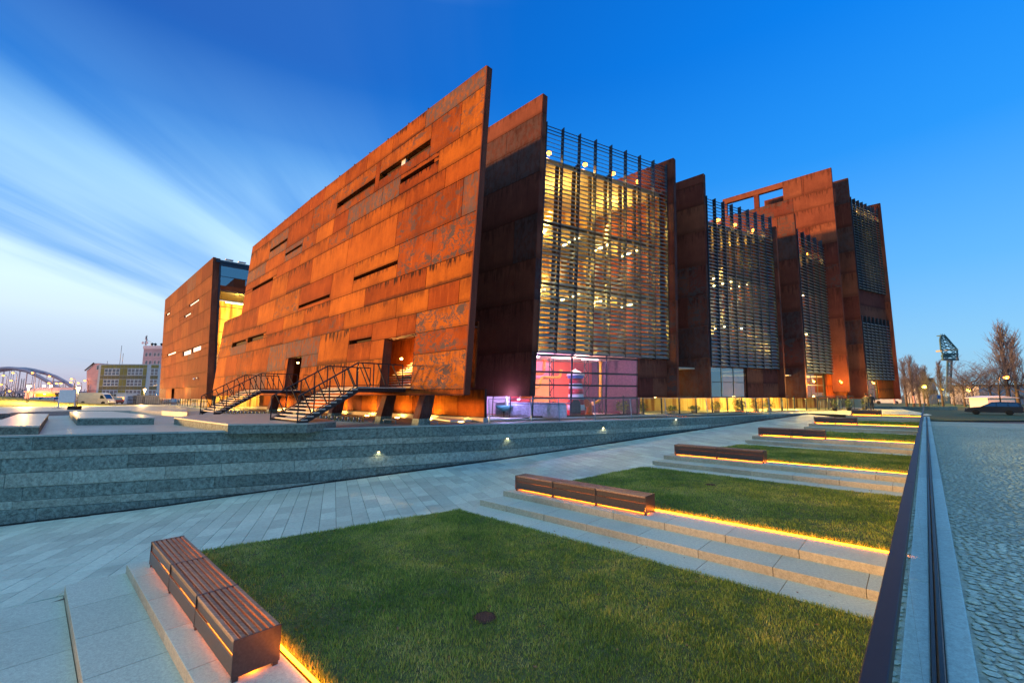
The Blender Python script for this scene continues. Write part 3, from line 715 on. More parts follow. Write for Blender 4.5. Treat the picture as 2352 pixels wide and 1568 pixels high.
# the sheet behind the panels is cut in pieces round the two doorways
front = MB()
for r in [(FR, 5.15, 1.66, 4.97), (8.40, 21.0, 1.66, 4.76), (24.0, 48.2, 1.66, 4.76), (5.15, 8.40, 1.66, 1.90), (21.0, 24.0, 1.66, 1.90), (FR, 8.40, 4.97, 10.7), (8.40, 48.2, 4.76, 10.7), (FR, 40.9, 10.7, 18.84)]:
    sub = [r]
    for s_ in slots: sub = subtract(sub, s_)
    front.cur = 1
    for (u0, u1, z0, z1) in sub: front.prism([P1.p(u0, z0, .02), P1.p(u1, z0, .02), P1.p(u1, z1, .02), P1.p(u0, z1, .02)], Nf * .02)
front.cur = 0
front.prism([P1.p(FR + .004, 1.662, -.03), P1.p(FR + .004, 1.662, .34), P1.p(FR + .004, 19.07, .34), P1.p(FR + .004, 19.07, -.03)], -Lf * .09)
front.prism([P1.p(FR, 1.64, -.03), P1.p(FR, 1.64, .34), P1.p(48.2, 1.64, .34), P1.p(48.2, 1.64, -.03)], V(0, 0, .03))
front.prism([P1.p(48.2, 1.64, -.03), P1.p(48.2, 1.64, .34), P1.p(48.2, 10.7, .34), P1.p(48.2, 10.7, -.03)], Lf * .03)
front.prism([P1.p(40.9, 10.7, -.03), P1.p(40.9, 10.7, .34), P1.p(40.9, 18.9, .34), P1.p(40.9, 18.9, -.03)], Lf * .03)
for (a, za), (b, zb) in zip(topz, topz[1:]):
    a2 = max(a, FR); za2 = interp(topz, a2); front.prism([P1.p(a2, za2 - .03, -.03), P1.p(b, zb - .03, -.03), P1.p(b, zb - .03, .34), P1.p(a2, za2 - .03, .34)], V(0, 0, .03))
fwall = front.build('front_wall', [M['corten_dull'], M['backing']], mus)
zb_all = [1.66] + rows + [99]
joints = {0: [5.1, 9.2, 13, 17.8, 21.0, 24.4, 29, 34, 39, 44], 1: [5.12, 8.4, 13, 17.75, 21, 24.4, 29.1, 33.5, 38.5, 43.5], 2: [5.2, 7.1, 10.0, 13.1, 17.9, 21.5, 24.6, 29.2, 34, 39.5, 44], 3: [1.6, 4.2, 7.4, 14.2, 19.5, 26, 30.5, 37, 43], 4: [4.6, 11.5, 16.9, 21.8, 26.5, 31, 36.9, 42.8], 5: [4.25, 7.8, 13.5, 17.1, 23.4, 29.6, 34.5, 39, 43.5], 6: [1.9, 8.35, 15, 21.5, 27, 31.5, 38.1], 7: [3.6, 7.6, 9.4, 14.5, 18.7, 24.6, 30.5, 36], 8: [4.4, 8.5, 10.7, 15.7, 18.2, 21.5, 24.5, 28.9, 34.5, 38], 9: [2.6, 5.4, 11.4, 12.0, 18.1, 23, 28.9, 34, 38], 10: [6.2, 10, 13.6, 17, 21, 26, 31, 36]}
special = [(4.25, 7.8, 8.7, 10.8, 'corten_scale'), (.7, 4.25, 8.7, 10.8, 'corten_scale'), (.7, 5.2, 1.93, 6.2, 'corten_scale'), (24.5, 29.2, 3.8, 6, 'corten_grey'), (17.8, 21.5, 3.8, 6, 'corten_grey'), (21.5, 24.6, 4.7, 6.1, 'corten_grey'), (23.4, 29.6, 8.7, 10.7, 'corten_fleck'),
  (13.1, 17.9, 3.8, 6, 'corten_drip'), (.7, 6.2, 17.9, 19.1, 'corten_grey'), (2, 8.35, 11, 13, 'corten_fleck'), (10.7, 15.7, 14.3, 15.6, 'corten_grey'), (7.6, 10.7, 14.3, 15.6, 'corten_grey'), (5.4, 11.4, 15.7, 17.9, 'corten_fleck'), (12, 18.1, 15.7, 17.9, 'corten_fleck'), (28.9, 34, 15.7, 17.9, 'corten_grey'), (19.5, 26, 6.2, 7.3, 'corten_fleck'), (34, 39.5, 3.8, 6.1, 'corten_fleck'), (.7, 2.6, 15.7, 17.9, 'corten_fleck'), (2.6, 5.4, 15.7, 17.9, 'corten_fleck')]
rr = random.Random(21); rects = []; mats = []
for i in range(len(zb_all) - 1):
    z0, z1 = zb_all[i], zb_all[i + 1]; umax = 48.2 if z1 <= 10.81 else 40.9; js = [FR - .03] + [j for j in joints[i] if j < umax - 1] + [umax]
    for u0, u1 in zip(js, js[1:]):
        cells_ = [(u0, u1, z0, min(z1, 19.5))]
        for o in slots + doors: cells_ = subtract(cells_, o)
        base = rr.choices(['corten', 'corten_clean', 'corten_drip', 'corten_fleck', 'corten_grey'], [.38, .32, .14, .10, .06])[0]
        for (a, b, c, d) in cells_:
            mt = base
            for (s0, s1, q0, q1, nm) in special:
                if s0 - .1 <= (a + b) / 2 <= s1 + .1 and q0 - .1 <= (c + d) / 2 <= q1 + .1: mt = nm
            if i == 10: rects.append((a, b, c, interp(topz, a), interp(topz, b)))
            else: rects.append((a, b, c, d, d))
            mats.append(mt)
panels(fwall, P1, rects, mats)
for s_ in slots:
    recess(fwall, P1, s_, .34, 'window_slot', M['glass_sky'] if s_[0] in (28.95,) else M['backing'], M['corten'])
m = MB(); m.prism([P1.p(8.4, 16.36, .12), P1.p(8.85, 16.36, .12), P1.p(8.85, 16.88, .12), P1.p(8.4, 16.88, .12)], Nf * .2); m.build('slot_post', M['white'], fwall)
for d_ in doors: recess(fwall, P1, d_, .55, 'doorway', None, M['corten_dull'])
# roof edge strips with clips behind the front wall's top edge
us = [6.2, 8.4, 11.0, 13.6, 16.0, 18.6, 21.4, 24.4, 27.5, 31.0, 34.5, 38.0]
for a, b in zip(us, us[1:]):
    m = MB(); za, zb = interp(topz, a), interp(topz, b); m.prism([P1.p(a + .06, za + .02, .12), P1.p(b - .06, zb + .02, .12), P1.p(b - .06, zb + .20, .12), P1.p(a + .06, za + .20, .12)], Nf * .03); m.build('roof_edge_strip', M['louvre'], mus)
for a in us:
    m = MB(); m.box(P1.p(a, interp(topz, a) + .10, .10), .10, .10, .22, (Lf, Nf, V(0, 0, 1))); m.build('clip', M['darkmetal'], mus)
# volume behind the front wall: roof, flank and an added shading box
m = MB()
m.prism([P1.p(3.0, 18.2, .36), P1.p(40.5, 18.2, .36), P1.p(40.5, 18.2, 5.2), P1.p(8.2, 18.2, 5.2)], V(0, 0, .3))
m.prism([P1.p(7.6, 18.5, 3.6), P1.p(38, 18.5, 3.6), P1.p(38, 18.5, 5.2), P1.p(9, 18.5, 5.2)], V(0, 0, 2.3))  # unseen box added to keep the low sun off the second fin
m.build('roof', M['backing'], mus)
m = MB()
m.prism([P1.p(1.6, 2.02, .6), P1.p(48, 2.02, .6), P1.p(48, 2.02, 5.4), P1.p(6.6, 2.02, 5.4)], V(0, 0, .10)); m.build('soffit', M['corten_dull'], mus)
m = MB(); m.prism([P1.p(4.2, 2.1, 3.6), P1.p(33, 2.1, 3.6), P1.p(33, 6.0, 3.6), P1.p(4.2, 6.0, 3.6)], Nf * .1); m.build('lobby_wall', M['corten'], mus)
m = MB(); m.prism([P1.p(4.2, 5.6, .5), P1.p(33, 5.6, .5), P1.p(33, 5.6, 3.59), P1.p(4.2, 5.6, 3.59)], V(0, 0, .1)); m.build('lobby_ceiling', M['corten_dull'], mus)
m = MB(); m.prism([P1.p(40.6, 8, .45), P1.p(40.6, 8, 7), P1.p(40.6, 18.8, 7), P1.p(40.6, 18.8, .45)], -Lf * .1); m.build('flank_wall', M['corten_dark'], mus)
# doorway stairs inside, with lamp
for (u0, u1, q0, q1), rev in zip(doors, (0, 1)):
    st = MB().box(P1.p((u0 + u1) / 2 + 1.5, 2.06, .9), u1 - u0 + 3, 1.4, .03, (Lf, Nf, V(0, 0, 1))).build('inner_stair', M['steel'], mus)
    for k in range(11):
        m = MB(); m.box(P1.p(u0 + (2.6 if rev == 0 else 3.3), 2.12 + k * .17, .9 + k * .25), 3.0 if rev == 0 else 4.2, .24, .05, (Lf, Nf, V(0, 0, 1))); m.build('tread', M['tread'], st)
    for k in (0, 1):
        m = MB(); m.tube([P1.p(u0 + .15 + k * (u1 - u0) * .7, 3.05, .95), P1.p(u0 + .15 + k * (u1 - u0) * .7, 4.9, 3.6)], .025, 6); m.build('inner_handrail', M['railsteel'], st)
    lp = P1.p(24.6, 4.45, 1.0) if rev == 0 else P1.p(9.3, 3.95, 1.8)
    m = MB(); m.lathe([(0, -.07), (.07, -.04), (.09, 0), (.07, .05), (0, .07)], lp, 10); m.build('stair_lamp', M['lamp_warm'], st)
    ld = bpy.data.lights.new('stair_light', 'POINT'); ld.energy = 45 if rev == 0 else 520; ld.color = (1, .50, .12); ld.shadow_soft_size = .09; lo = bpy.data.objects.new('stair_light', ld); col.objects.link(lo); lo.location = lp + V(0, 0, -.25)
# piers
for u in (28, 21.6, 15.2, 8.62, 4.75):
    b = P1.p(u, 0, .55); t = P1.p(u - .22, 2.02, .75); pi = MB()
    def ring_(c, w_, d_): return [c - Lf * w_ / 2 - Nf * d_ / 2, c + Lf * w_ / 2 - Nf * d_ / 2, c + Lf * w_ / 2 + Nf * d_ / 2, c - Lf * w_ / 2 + Nf * d_ / 2]
    lo_, md, hi_ = ring_(V(b.x, b.y, -.02), .62, .75), ring_(V(b.x, b.y, .42).lerp(V(t.x, t.y, .42), .12), .60, .72), ring_(V(t.x, t.y, 2.02), .46, .60)
    for A, B, name, mt in ((md, hi_, 'pier', 'corten_dark'), (lo_, md, 'pier_base', 'wall_dark')):
        q = MB(); q.face(list(reversed(A))); q.face(B)
        for i in range(4):
            j = (i + 1) % 4; q.face([A[i], A[j], B[j], B[i]])
        q.build(name, M[mt], mus, .01)
# undercroft back wall with bright plinth and uplights
uw = MB(); PU = Plane((P1.E + Nf * 5.3).to_2d(), Lf, 0.0); uw.prism([PU.p(4.9, -.02), PU.p(48, -.02), PU.p(48, 2.02), PU.p(4.9, 2.02)], Nf * .15)
uw = uw.build('undercroft_wall', M['backing'], mus)
rects = []; u = 4.9
while u < 47: rects.append((u, min(u + 2.6, 48), .32, 2.0, 2.0)); u += 2.6
panels(uw, PU, rects, [rr.choice(['corten', 'corten_dull', 'corten_drip']) for _ in rects])
m = MB(); m.prism([PU.p(4.7, -.02, -.30), PU.p(48, -.02, -.30), PU.p(48, -.02, 0), PU.p(4.7, -.02, 0)], V(0, 0, .30)); m.build('plinth', M['concrete'], uw)
for k, u in enumerate((6.2, 9.6, 13.5, 18, 23, 30, 38)):
    c = PU.p(u, .02, -.8); m = MB(); m.lathe([(.16, 0), (.16, .03), (.12, .035), (0, .035)], c, 12); m.build('uplight', M['lamp_warm'], uw)
    ld = bpy.data.lights.new('uplight_lamp', 'SPOT'); ld.energy = 170; ld.color = (1, .58, .10); ld.spot_size = math.radians(150); ld.spot_blend = .6; ld.shadow_soft_size = .12; lo = bpy.data.objects.new('uplight_lamp', ld); col.objects.link(lo); lo.location = c + V(0, 0, .08); lo.rotation_euler = (Nf * .7 + V(0, 0, .9)).to_track_quat('-Z', 'Y').to_euler()

# ---- fin walls
SG = .9
def Epx(x):
    r = (x - 1176) / 1008.0; s_ = (r * 32.3 - 1.54) / (38.8 - r * 19.7); return (V(1.54, 32.3, 0) + V(38.8, 19.7, 0) * s_) * SG
class Fin: pass
FIN = {}
def fin(key, x, zb, zt, length, thick, rowsz, mt, zt_end=None, cols=(2.6,)):
    E = Epx(x); P = Plane((E.x, E.y), Lf, .075); f = Fin(); f.P = P; f.zb = zb; f.zt = zt; f.th = thick; FIN[key] = f
    c = MB(); c.prism([P.p(0, zb), P.p(length, zb), P.p(length, zt), P.p(0, zt)], Nf * thick); o = c.build('fin_wall', M['corten_dull'], mus); f.o = o
    zs = [zb + .02] + [z for z in rowsz if zb + .4 < z < zt - .4] + [zt - .01]; r2 = random.Random(hash(key) % 1000 + int(x)); rects = []; ms = []
    for i, (a, b) in enumerate(zip(zs, zs[1:])):
        js = [.0, ] + [cols[0] * (.55 + .9 * r2.random())] + [length]
        if i % 3 == 1: js = [0, length]
        for u0, u1 in zip(js, js[1:]):
            rects.append((u0, u1, a, b, b)); ms.append(r2.choices(mt, [5, 2, 2, 1][:len(mt)])[0])
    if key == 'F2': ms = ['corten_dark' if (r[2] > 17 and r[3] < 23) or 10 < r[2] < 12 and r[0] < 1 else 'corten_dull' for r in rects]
    panels(o, P, rects, ms)
    # end cap sheets
    for a, b in zip(zs, zs[1:]):
        m = MB(); m.prism([P.p(-.002, a + .01, .0), P.p(-.002, a + .01, thick), P.p(-.002, b - .01, thick), P.p(-.002, b - .01, .0)], -Lf * .025); m.build('panel', M[r2.choice(['corten_dull', 'corten_dull', 'corten_dark'])], o)
    return f
dm = ['corten_dull', 'corten_dark', 'corten_dullscale']
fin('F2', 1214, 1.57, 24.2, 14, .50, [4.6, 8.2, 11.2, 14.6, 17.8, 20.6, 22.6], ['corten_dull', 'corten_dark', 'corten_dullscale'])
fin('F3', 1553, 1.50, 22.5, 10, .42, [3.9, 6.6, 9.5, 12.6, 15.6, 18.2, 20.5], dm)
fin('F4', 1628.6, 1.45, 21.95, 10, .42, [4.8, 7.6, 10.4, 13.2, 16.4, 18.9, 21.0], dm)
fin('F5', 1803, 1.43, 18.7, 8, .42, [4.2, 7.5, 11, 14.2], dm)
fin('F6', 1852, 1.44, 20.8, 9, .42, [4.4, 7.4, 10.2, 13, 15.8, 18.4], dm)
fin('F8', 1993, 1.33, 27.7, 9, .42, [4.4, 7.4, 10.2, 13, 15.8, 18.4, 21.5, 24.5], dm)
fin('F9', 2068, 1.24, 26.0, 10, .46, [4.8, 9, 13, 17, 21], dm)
def on_plane(x, y, P):
    n = P.L.cross(P.N * P.k + V(0, 0, 1)); d = ray(x, y); o = V(0, 0, ZC); t = (P.E - o).dot(n) / d.dot(n); q = o + d * t
    return (q - P.E).dot(P.L), q.z
# tall rear wall with the open frame on its roof edge
E8 = FIN['F8'].P.E - Nf * 4.0
P7 = Plane((E8.x, E8.y), Lf, .075); u_r, zq = on_plane(1925, 575, P7)
zt7 = on_plane(1906, 385.5, P7)[1]; uA = on_plane(1798, 438, P7)[0]; zA = on_plane(1798, 462, P7)[1]; uB = on_plane(1660, 470, P7)[0]; zB = on_plane(1690, 500, P7)[1]
w7 = MB(); w7.prism([P7.p(u_r, 2), P7.p(uA, 2), P7.p(uA, zt7), P7.p(u_r, zt7)], Nf * .45); w7.prism([P7.p(uA, 2), P7.p(uB + 4, 2), P7.p(uB + 4, zA), P7.p(uA, zA)], Nf * .45); w7 = w7.build('fin_wall', M['corten_dull'], mus)
rects = []; ms = []; zs = [2, 6, 10, 13.5, 16.2, 18.8, 21.2, 23.4, zA, zt7]; zs = sorted(set(round(z, 2) for z in zs))
for i, (a, b) in enumerate(zip(zs, zs[1:])):
    end = uA if a >= zA - .05 else uB + 4; js = [u_r] + sorted(u_r + rr.uniform(1.5, end - u_r - 1) for _ in range(2)) + [end]
    for u0, u1 in zip(js, js[1:]):
        if u1 - u0 > .3: rects.append((u0, u1, a, b, b)); ms.append(rr.choice(['corten_dull', 'corten_dullscale', 'corten_dull', 'corten_dull']))
panels(w7, P7, rects, ms)
m = MB(); m.prism([P7.p(uA, zt7 - .75), P7.p(uB, zt7 - .75), P7.p(uB, zt7 - .02), P7.p(uA, zt7 - .02)], Nf * .45); m.build('roof_frame_beam', M['corten_dull'], w7)
um = on_plane(1743, 470, P7)[0]
for u in (um, uB - .5):
    m = MB(); m.prism([P7.p(u, zA - .1), P7.p(u + .55, zA - .1), P7.p(u + .55, zt7 - .75), P7.p(u, zt7 - .75)], Nf * .45); m.build('roof_frame_post', M['corten_dull'], w7)

# ---- louvred bays
def bay(fa, fb, ua, ub, z0, z1, nrow, ncol, indiv, zroof, floors, deep, energy, lamps, solid=None):
    A = FIN[fa].P; B = FIN[fb].P; tha = FIN[fa].th
    a = A.p(ua, 0, tha); b = B.p(ub, 0); d = (b - a).normalized(); inn = V(-d.y, d.x, 0)
    if inn.dot(Lf) < 0: inn = -inn
    k = .075; lean = Nf * k
    def q(t, z, off=0.0): return a.lerp(b, t) + lean * z + inn * off + V(0, 0, z)
    W_ = (b - a).length; upl = (lean + V(0, 0, 1)).normalized()
    fr = MB(); fr.bar(q(0, z0), q(1, z0), .07, .07); scr = fr.build('louvre_screen', M['mullion'], mus)
    for zr_ in (z1, z1 + .28, z1 + .55): MB().bar(q(0, zr_), q(1, zr_), .05, .05).build('top_rail', M['mullion'], scr)
    for i in range(ncol + 1):
        t = i / ncol; t = min(max(t, .004), .996); m = MB(); m.prism([q(t, z0 - .12, -.20), q(t, z0 - .12, .14), q(t, z1 + .75, .14), q(t, z1 + .75, -.20)], d * .06); m.build('mullion', M['mullion'], scr)
    # one blade mesh shared by all cells
    cw = W_ / ncol - .075; pit = math.radians(39); dep = .38
    X = d; Yv = (-inn * math.cos(pit) - upl * math.sin(pit)); Zv = X.cross(Yv)
    bl = MB(); bl.box((0, 0, 0), cw, dep, .045, (X, Yv, Zv))
    for s_ in (-1, 1): bl.box(X * s_ * (cw / 2 - .012) + Zv * -.012, .012, dep * .9, .03, (X, Yv, Zv))
    me = bl.mesh('slat', M['louvre']); rest = MB(); cnt = 0
    order = [(r, c) for r in range(nrow) for c in range(ncol)]
    for r, c in order:
        z = lerp(z0 + .12, z1 - .05, r / (nrow - 1)); pos = q((c + .5) / ncol + .0035, z, -.03)
        if cnt < indiv:
            o = link('slat', me, scr); o.location = pos; cnt += 1
        else:
            b0 = len(rest.v); rest.v += [tuple(Vector(v) + pos) for v in bl.v]; rest.f += [tuple(i + b0 for i in f) for f in bl.f]; rest.m += [0] * len(bl.f); rest.sm += [False] * len(bl.f)
    if rest.v: tag(rest.build('slat', M['louvre'], scr), kind='stuff')
    # glass behind, floors, back wall
    gm = MB()
    for i in range(ncol):
        gm.face([q(i / ncol, z0 + .1, .75), q((i + 1) / ncol, z0 + .1, .75), q((i + 1) / ncol, zroof, .75), q(i / ncol, zroof, .75)])
    gm.build('glazing', M['glass'], mus)
    back = MB(); back.prism([q(0, z0, deep), q(1, z0, deep), q(1, zroof, deep), q(0, zroof, deep)], inn * .1); back.build('interior_wall', M['interior'], mus)
    for i in range(ncol + 1):
        t = min(max(i / ncol, .02), .98); cm = MB(); cm.box(q(t, (z0 + zroof) / 2, .55), .18, .26, zroof - z0 - .1, (d, inn, upl)); cm.build('column', M['brown'], mus)
    rf = MB(); rf.prism([q(.0, zroof, .5), q(1, zroof, .5), q(1, zroof, deep + .2), q(0, zroof, deep + .2)], V(0, 0, .35)); rf.build('roof', M['slab'], mus)
    for zf in floors:
        fl = MB(); fl.prism([q(0, zf, 1.1), q(1, zf, 1.1), q(1, zf, deep), q(0, zf, deep)], V(0, 0, .32)); fl.build('floor_slab', M['soffit'], mus)
        for kx in range(ncol // 2):
            t = (kx + .5) / (ncol // 2); lt = MB(); lt.box(q(t, zf - .06, 2.8), .14, 2.4, .06, (d, inn, V(0, 0, 1))); lt.build('tube_light', M['tubelight'], mus)
    # roof-edge outriggers and lamps
    for kx in range(0, ncol + 1, 2):
        t = min(max(kx / ncol, .02), .98); ou = MB(); ou.bar(q(t, zroof + .2, .1), q(t, zroof + .2, 1.4), .12, .2); ou.build('outrigger', M['mullion'], mus)
    for t in lamps:
        c = q(t, zroof + .95, .55); m = MB(); m.box(c, .22, .14, .16, (d, inn, V(0, 0, 1))); h = m.build('roof_lamp', M['darkmetal'], mus)
        m = MB(); m.lathe([(0, -.16), (.15, -.12), (.20, 0), (.15, .10), (0, .13)], c - V(0, 0, .15) - inn * .05, 10); m.build('bulb', M['lamp_sodium'], h)
        ld = bpy.data.lights.new('roof_light', 'POINT'); ld.energy = 45; ld.color = (1, .55, .16); ld.shadow_soft_size = .12; lo = bpy.data.objects.new('roof_light', ld); col.objects.link(lo); lo.location = c - V(0, 0, .45) + inn * .15
    levels = [z0] + list(floors) + [zroof]
    for zl, zu in zip(levels, levels[1:]):
        for t in (.25, .75):
            ld = bpy.data.lights.new('hall_light', 'POINT'); ld.energy = energy; ld.color = (1, .54, .09); ld.shadow_soft_size = .12; lo = bpy.data.objects.new('hall_light', ld); col.objects.link(lo); lo.location = q(t, lerp(zl, zu, .72), min(3.2, deep * .5))
    if solid:
        for (t0, t1, y0, y1, mt) in solid:
            zc = [y0, (y0 + y1) / 2, y1] if y1 - y0 > 2 else [y0, y1]
            base = MB(); base.prism([q(t0, y0, .05), q(t1, y0, .05), q(t1, y1, .05), q(t0, y1, .05)], inn * .15); bo = base.build('infill_wall', M['backing'], mus)
            for za, zb in zip(zc, zc[1:]):
                tm = [t0, lerp(t0, t1, .5), t1]
                for ta, tb in zip(tm, tm[1:]):
                    m = MB(); m.prism([q(ta + .001, za + .01, .02), q(tb - .001, za + .01, .02), q(tb - .001, zb - .01, .02), q(ta + .001, zb - .01, .02)], inn * .03); m.build('panel', M[mt], bo)
    return q, W_, d, inn
q1, W1_, d1_, in1 = bay('F2', 'F3', .12, .72, 4.63, 21.3, 48, 8, 296, 19.2, [9.6, 14.4], 7.0, 560, (.06, .33, .56, .78), [(.745, .995, 1.5, 4.55, 'corten_dull')])
q2, W2_, d2_, in2 = bay('F4', 'F5', .08, .48, 4.2, 19.1, 46, 8, 0, 17.4, [8.5, 13], 5.5, 130, (.25, .5, .8), [(.52, .995, 1.43, 4.1, 'corten_dull')])
q3, W3_, d3_, in3 = bay('F6', 'F8', .08, 1.7, 4.0, 18.4, 44, 7, 0, 16.6, [8.5, 13], 5.0, 120, (.12, .4, .72), [(.45, .995, 1.4, 3.9, 'corten')])
q4, W4_, d4_, in4 = bay('F8', 'F9', .08, .5, 14.0, 24.6, 32, 7, 0, 23.6, [19], 5.0, 160, (.15, .45, .75), [(.0, .995, 10.2, 13.9, 'corten_dull'), (.42, .995, 1.3, 3.4, 'corten')])
q5, W5_, d5_, in5 = bay('F8', 'F9', .08, .5, 3.5, 10.0, 19, 7, 0, 9.9, [], 5.0, 170, (), None)

# ---- glazed play room behind the lower part of the first bay
def frame(parent, corners, w_, mt, name='frame'):
    m = MB(); m.bar(corners[0], corners[1], w_); m.build(name, M[mt], parent)
A0 = FIN['F2'].P
def qlow(t, z, off=0.0): return q1(t, z, off + .12)
lw = MB()
gp = MB().face([qlow(0, .16), qlow(.745, .16), qlow(.745, .17), qlow(0, .17)]).build('ground_floor_glazing', M['mullion'], mus)
ts = [0, .25, .5, .745]; zs_ = [.20, 1.45, 2.35, 3.25, 4.42]
for i in range(3):
    for j in range(4):
        m = MB(); m.face([qlow(ts[i] + .003, zs_[j] + .03), qlow(ts[i + 1] - .003, zs_[j] + .03), qlow(ts[i + 1] - .003, zs_[j + 1] - .03), qlow(ts[i] + .003, zs_[j + 1] - .03)]); m.build('pane', M['glass'], gp)
for t in ts: MB().bar(qlow(max(t, .003), .14), qlow(max(t, .003), 4.6), .07, .12).build('mullion', M['mullion'], gp)
for z in zs_: MB().bar(qlow(0, z), qlow(.745, z), .06 if z not in (3.25, 4.42) else .10, .12).build('transom', M['mullion'], gp)
t_pink = plain('play_room_wall', (.70, .16, .12), .7, 0, .12, 1.2); M['pinkwall'] = t_pink
m = MB(); m.prism([q1(-.25, .14, 6.2), q1(.78, .14, 6.2), q1(.78, 4.6, 6.2), q1(-.25, 4.6, 6.2)], in1 * .1); pw_ = m.build('interior_wall', M['pinkwall'], mus)
for k, (t0, t1, z0, z1, cc) in enumerate(((-.24, -.05, .2, 4.5, (.62, .58, .78)), (-.04, .12, .2, 2.3, (.75, .72, .85)), (-.04, .12, 2.4, 4.5, (.80, .24, .10)), (.13, .26, .2, 4.5, (.72, .12, .16)), (.27, .42, .2, 3.0, (.86, .40, .12)), (.27, .42, 3.1, 4.5, (.78, .30, .45)), (.43, .60, .2, 4.5, (.74, .14, .10)), (.61, .77, .2, 2.6, (.20, .08, .16)), (.61, .77, 2.7, 4.5, (.45, .10, .12)))):
    m = MB(); m.prism([q1(t0, z0, 6.1), q1(t1, z0, 6.1), q1(t1, z1, 6.1), q1(t0, z1, 6.1)], in1 * .06); m.build('wall_panel', plain('play_wall_panel', cc, .5, 0, .08, 1), pw_)
m = MB(); m.prism([q1(.77, .14, .25), q1(.77, .14, 6.3), q1(.77, 4.6, 6.3), q1(.77, 4.6, .25)], d1_ * .1); m.build('interior_wall', plain('violet_wall', (.12, .06, .12), .7), mus)
m = MB(); m.prism([q1(-.45, .05, .05), q1(1, .05, .05), q1(1, .05, 7), q1(-.45, .05, 7)], V(0, 0, .09)); m.build('floor_slab', M['white'], mus)
m = MB(); m.prism([q1(.0, 4.62, .4), q1(1, 4.62, .4), q1(1, 4.62, 7), q1(.0, 4.62, 7)], V(0, 0, .15)); m.build('floor_slab', M['slab'], mus)
def plight(p, e, c, r=.05, name='room_light'):
    ld = bpy.data.lights.new(name, 'POINT'); ld.energy = e; ld.color = c; ld.shadow_soft_size = r; lo = bpy.data.objects.new(name, ld); col.objects.link(lo); lo.location = p; return lo
plight(q1(.10, 4.3, 1.8), 260, (.80, .42, 1.0)); plight(q1(.40, 4.3, 2.2), 420, (1.0, .46, .42)); plight(q1(.62, 4.2, 2.6), 240, (1, .5, .25)); plight(q1(-.12, 1.45, 1.2), 80, (.50, .40, 1.0)); plight(q1(.2, .4, 1.0), 80, (.55, .35, 1.0)); plight(q1(.5, .8, 4.0), 140, (1, .45, .5))
for t in (.08, .3, .52):
    m = MB(); m.box(q1(t, 4.50, 2.4), 1.6, .12, .05, (d1_, in1, V(0, 0, 1))); m.build('ceiling_light', emit('ceiling_glow', (1, .55, .75), 9), mus)
# lighthouse model
red = plain('toy_red', (.62, .02, .04), .35); cyan = plain('toy_cyan', (.20, .60, .62), .35); orange = plain('toy_orange', (.80, .20, .03), .35); yellow = plain('toy_yellow', (.80, .42, .03), .35); lav = plain('lavender_white', (.70, .66, .82), .4)
c = q1(.40, .14, 2.0); t = thing('model_lighthouse', c, 'red and white striped play lighthouse with a pale domed cap behind the ground floor glass', 'lighthouse')
for k in range(7):
    r0 = .72 - k * .035; m = MB(); m.lathe([(r0, k * .40), (r0 - .035, k * .40 + .399)], c, 20); m.build('stripe', red if k % 2 == 0 else M['white'], t)
m = MB(); m.lathe([(.62, 2.80), (.62, 2.98), (.50, 3.0)], c, 20); m.build('gallery', plain('toy_blue', (.18, .2, .6), .4), t)
m = MB(); m.lathe([(.74, 3.0), (.66, 3.12), (.4, 3.32), (.1, 3.45), (0, 3.6)], c, 20); m.build('roof', M['white'], t)
m = MB(); dd = (V(0, 0, ZC) - c); dd.z = 0; dd.normalize(); sx = V(-dd.y, dd.x, 0); m.prism([c + dd * .62 + sx * (-.34), c + dd * .62 + sx * .34, c + dd * .62 + sx * .34 + V(0, 0, .9), c + dd * .62 + sx * .2 + V(0, 0, 1.18), c + dd * .62 - sx * .2 + V(0, 0, 1.18), c + dd * .62 - sx * .34 + V(0, 0, .9)], dd * .14); m.build('arched_opening', M['darkmetal'], t)
# pipes
def pipe(name, pts, r, mt, label):
    P_ = [Vector(p) for p in pts]; sm = [P_[0]]
    for i in range(1, len(P_) - 1):
        a, b, c_ = P_[i - 1], P_[i], P_[i + 1]; l1 = min(.3, (b - a).length / 2); l2 = min(.3, (c_ - b).length / 2); s0 = b + (a - b).normalized() * l1; s1 = b + (c_ - b).normalized() * l2
        for k in range(5): tt = k / 4; sm.append(s0 * (1 - tt) ** 2 + b * 2 * tt * (1 - tt) + s1 * tt ** 2)
    sm.append(P_[-1]); root_ = thing(name, P_[0], label, 'pipe', 'coloured play pipes'); m = MB(); m.tube(sm, r, 10); m.build('tube', mt, root_)
    for p, q_ in ((P_[0], P_[1]), (P_[-1], P_[-2])): m = MB(); m.tube([p, p + (q_ - p).normalized() * .12], r * 1.35, 10); m.build('flange', mt, root_)
pipe('play_pipe', [q1(.02, 2.2, 2.6), q1(.17, 2.2, 2.6), q1(.17, 3.0, 2.6), q1(.31, 3.0, 2.6), q1(.31, 3.6, 2.6)], .10, yellow, 'yellow play pipe bending up to the left of the model lighthouse')
pipe('play_pipe', [q1(.02, 2.0, 3.2), q1(.12, 3.3, 3.2), q1(.22, 3.3, 3.2), q1(.22, 4.4, 3.2)], .13, orange, 'orange play pipe rising to the ceiling at the left of the glazed room')
pipe('play_pipe', [q1(.02, 1.5, 2.2), q1(.2, 1.5, 2.2), q1(.26, 1.3, 2.2), q1(.26, .15, 2.2)], .11, orange, 'low orange play pipe with a downward elbow left of the lighthouse')
pipe('play_pipe', [q1(.62, 4.4, 2.6), q1(.62, 1.2, 2.6), q1(.56, 1.0, 2.6)], .11, yellow, 'yellow vertical play pipe to the right of the model lighthouse')
pipe('play_pipe', [q1(.51, .15, 2.2), q1(.51, .95, 2.2), q1(.47, 1.05, 2.0)], .22, orange, 'thick salmon pipe stub with open elbow right of the lighthouse')
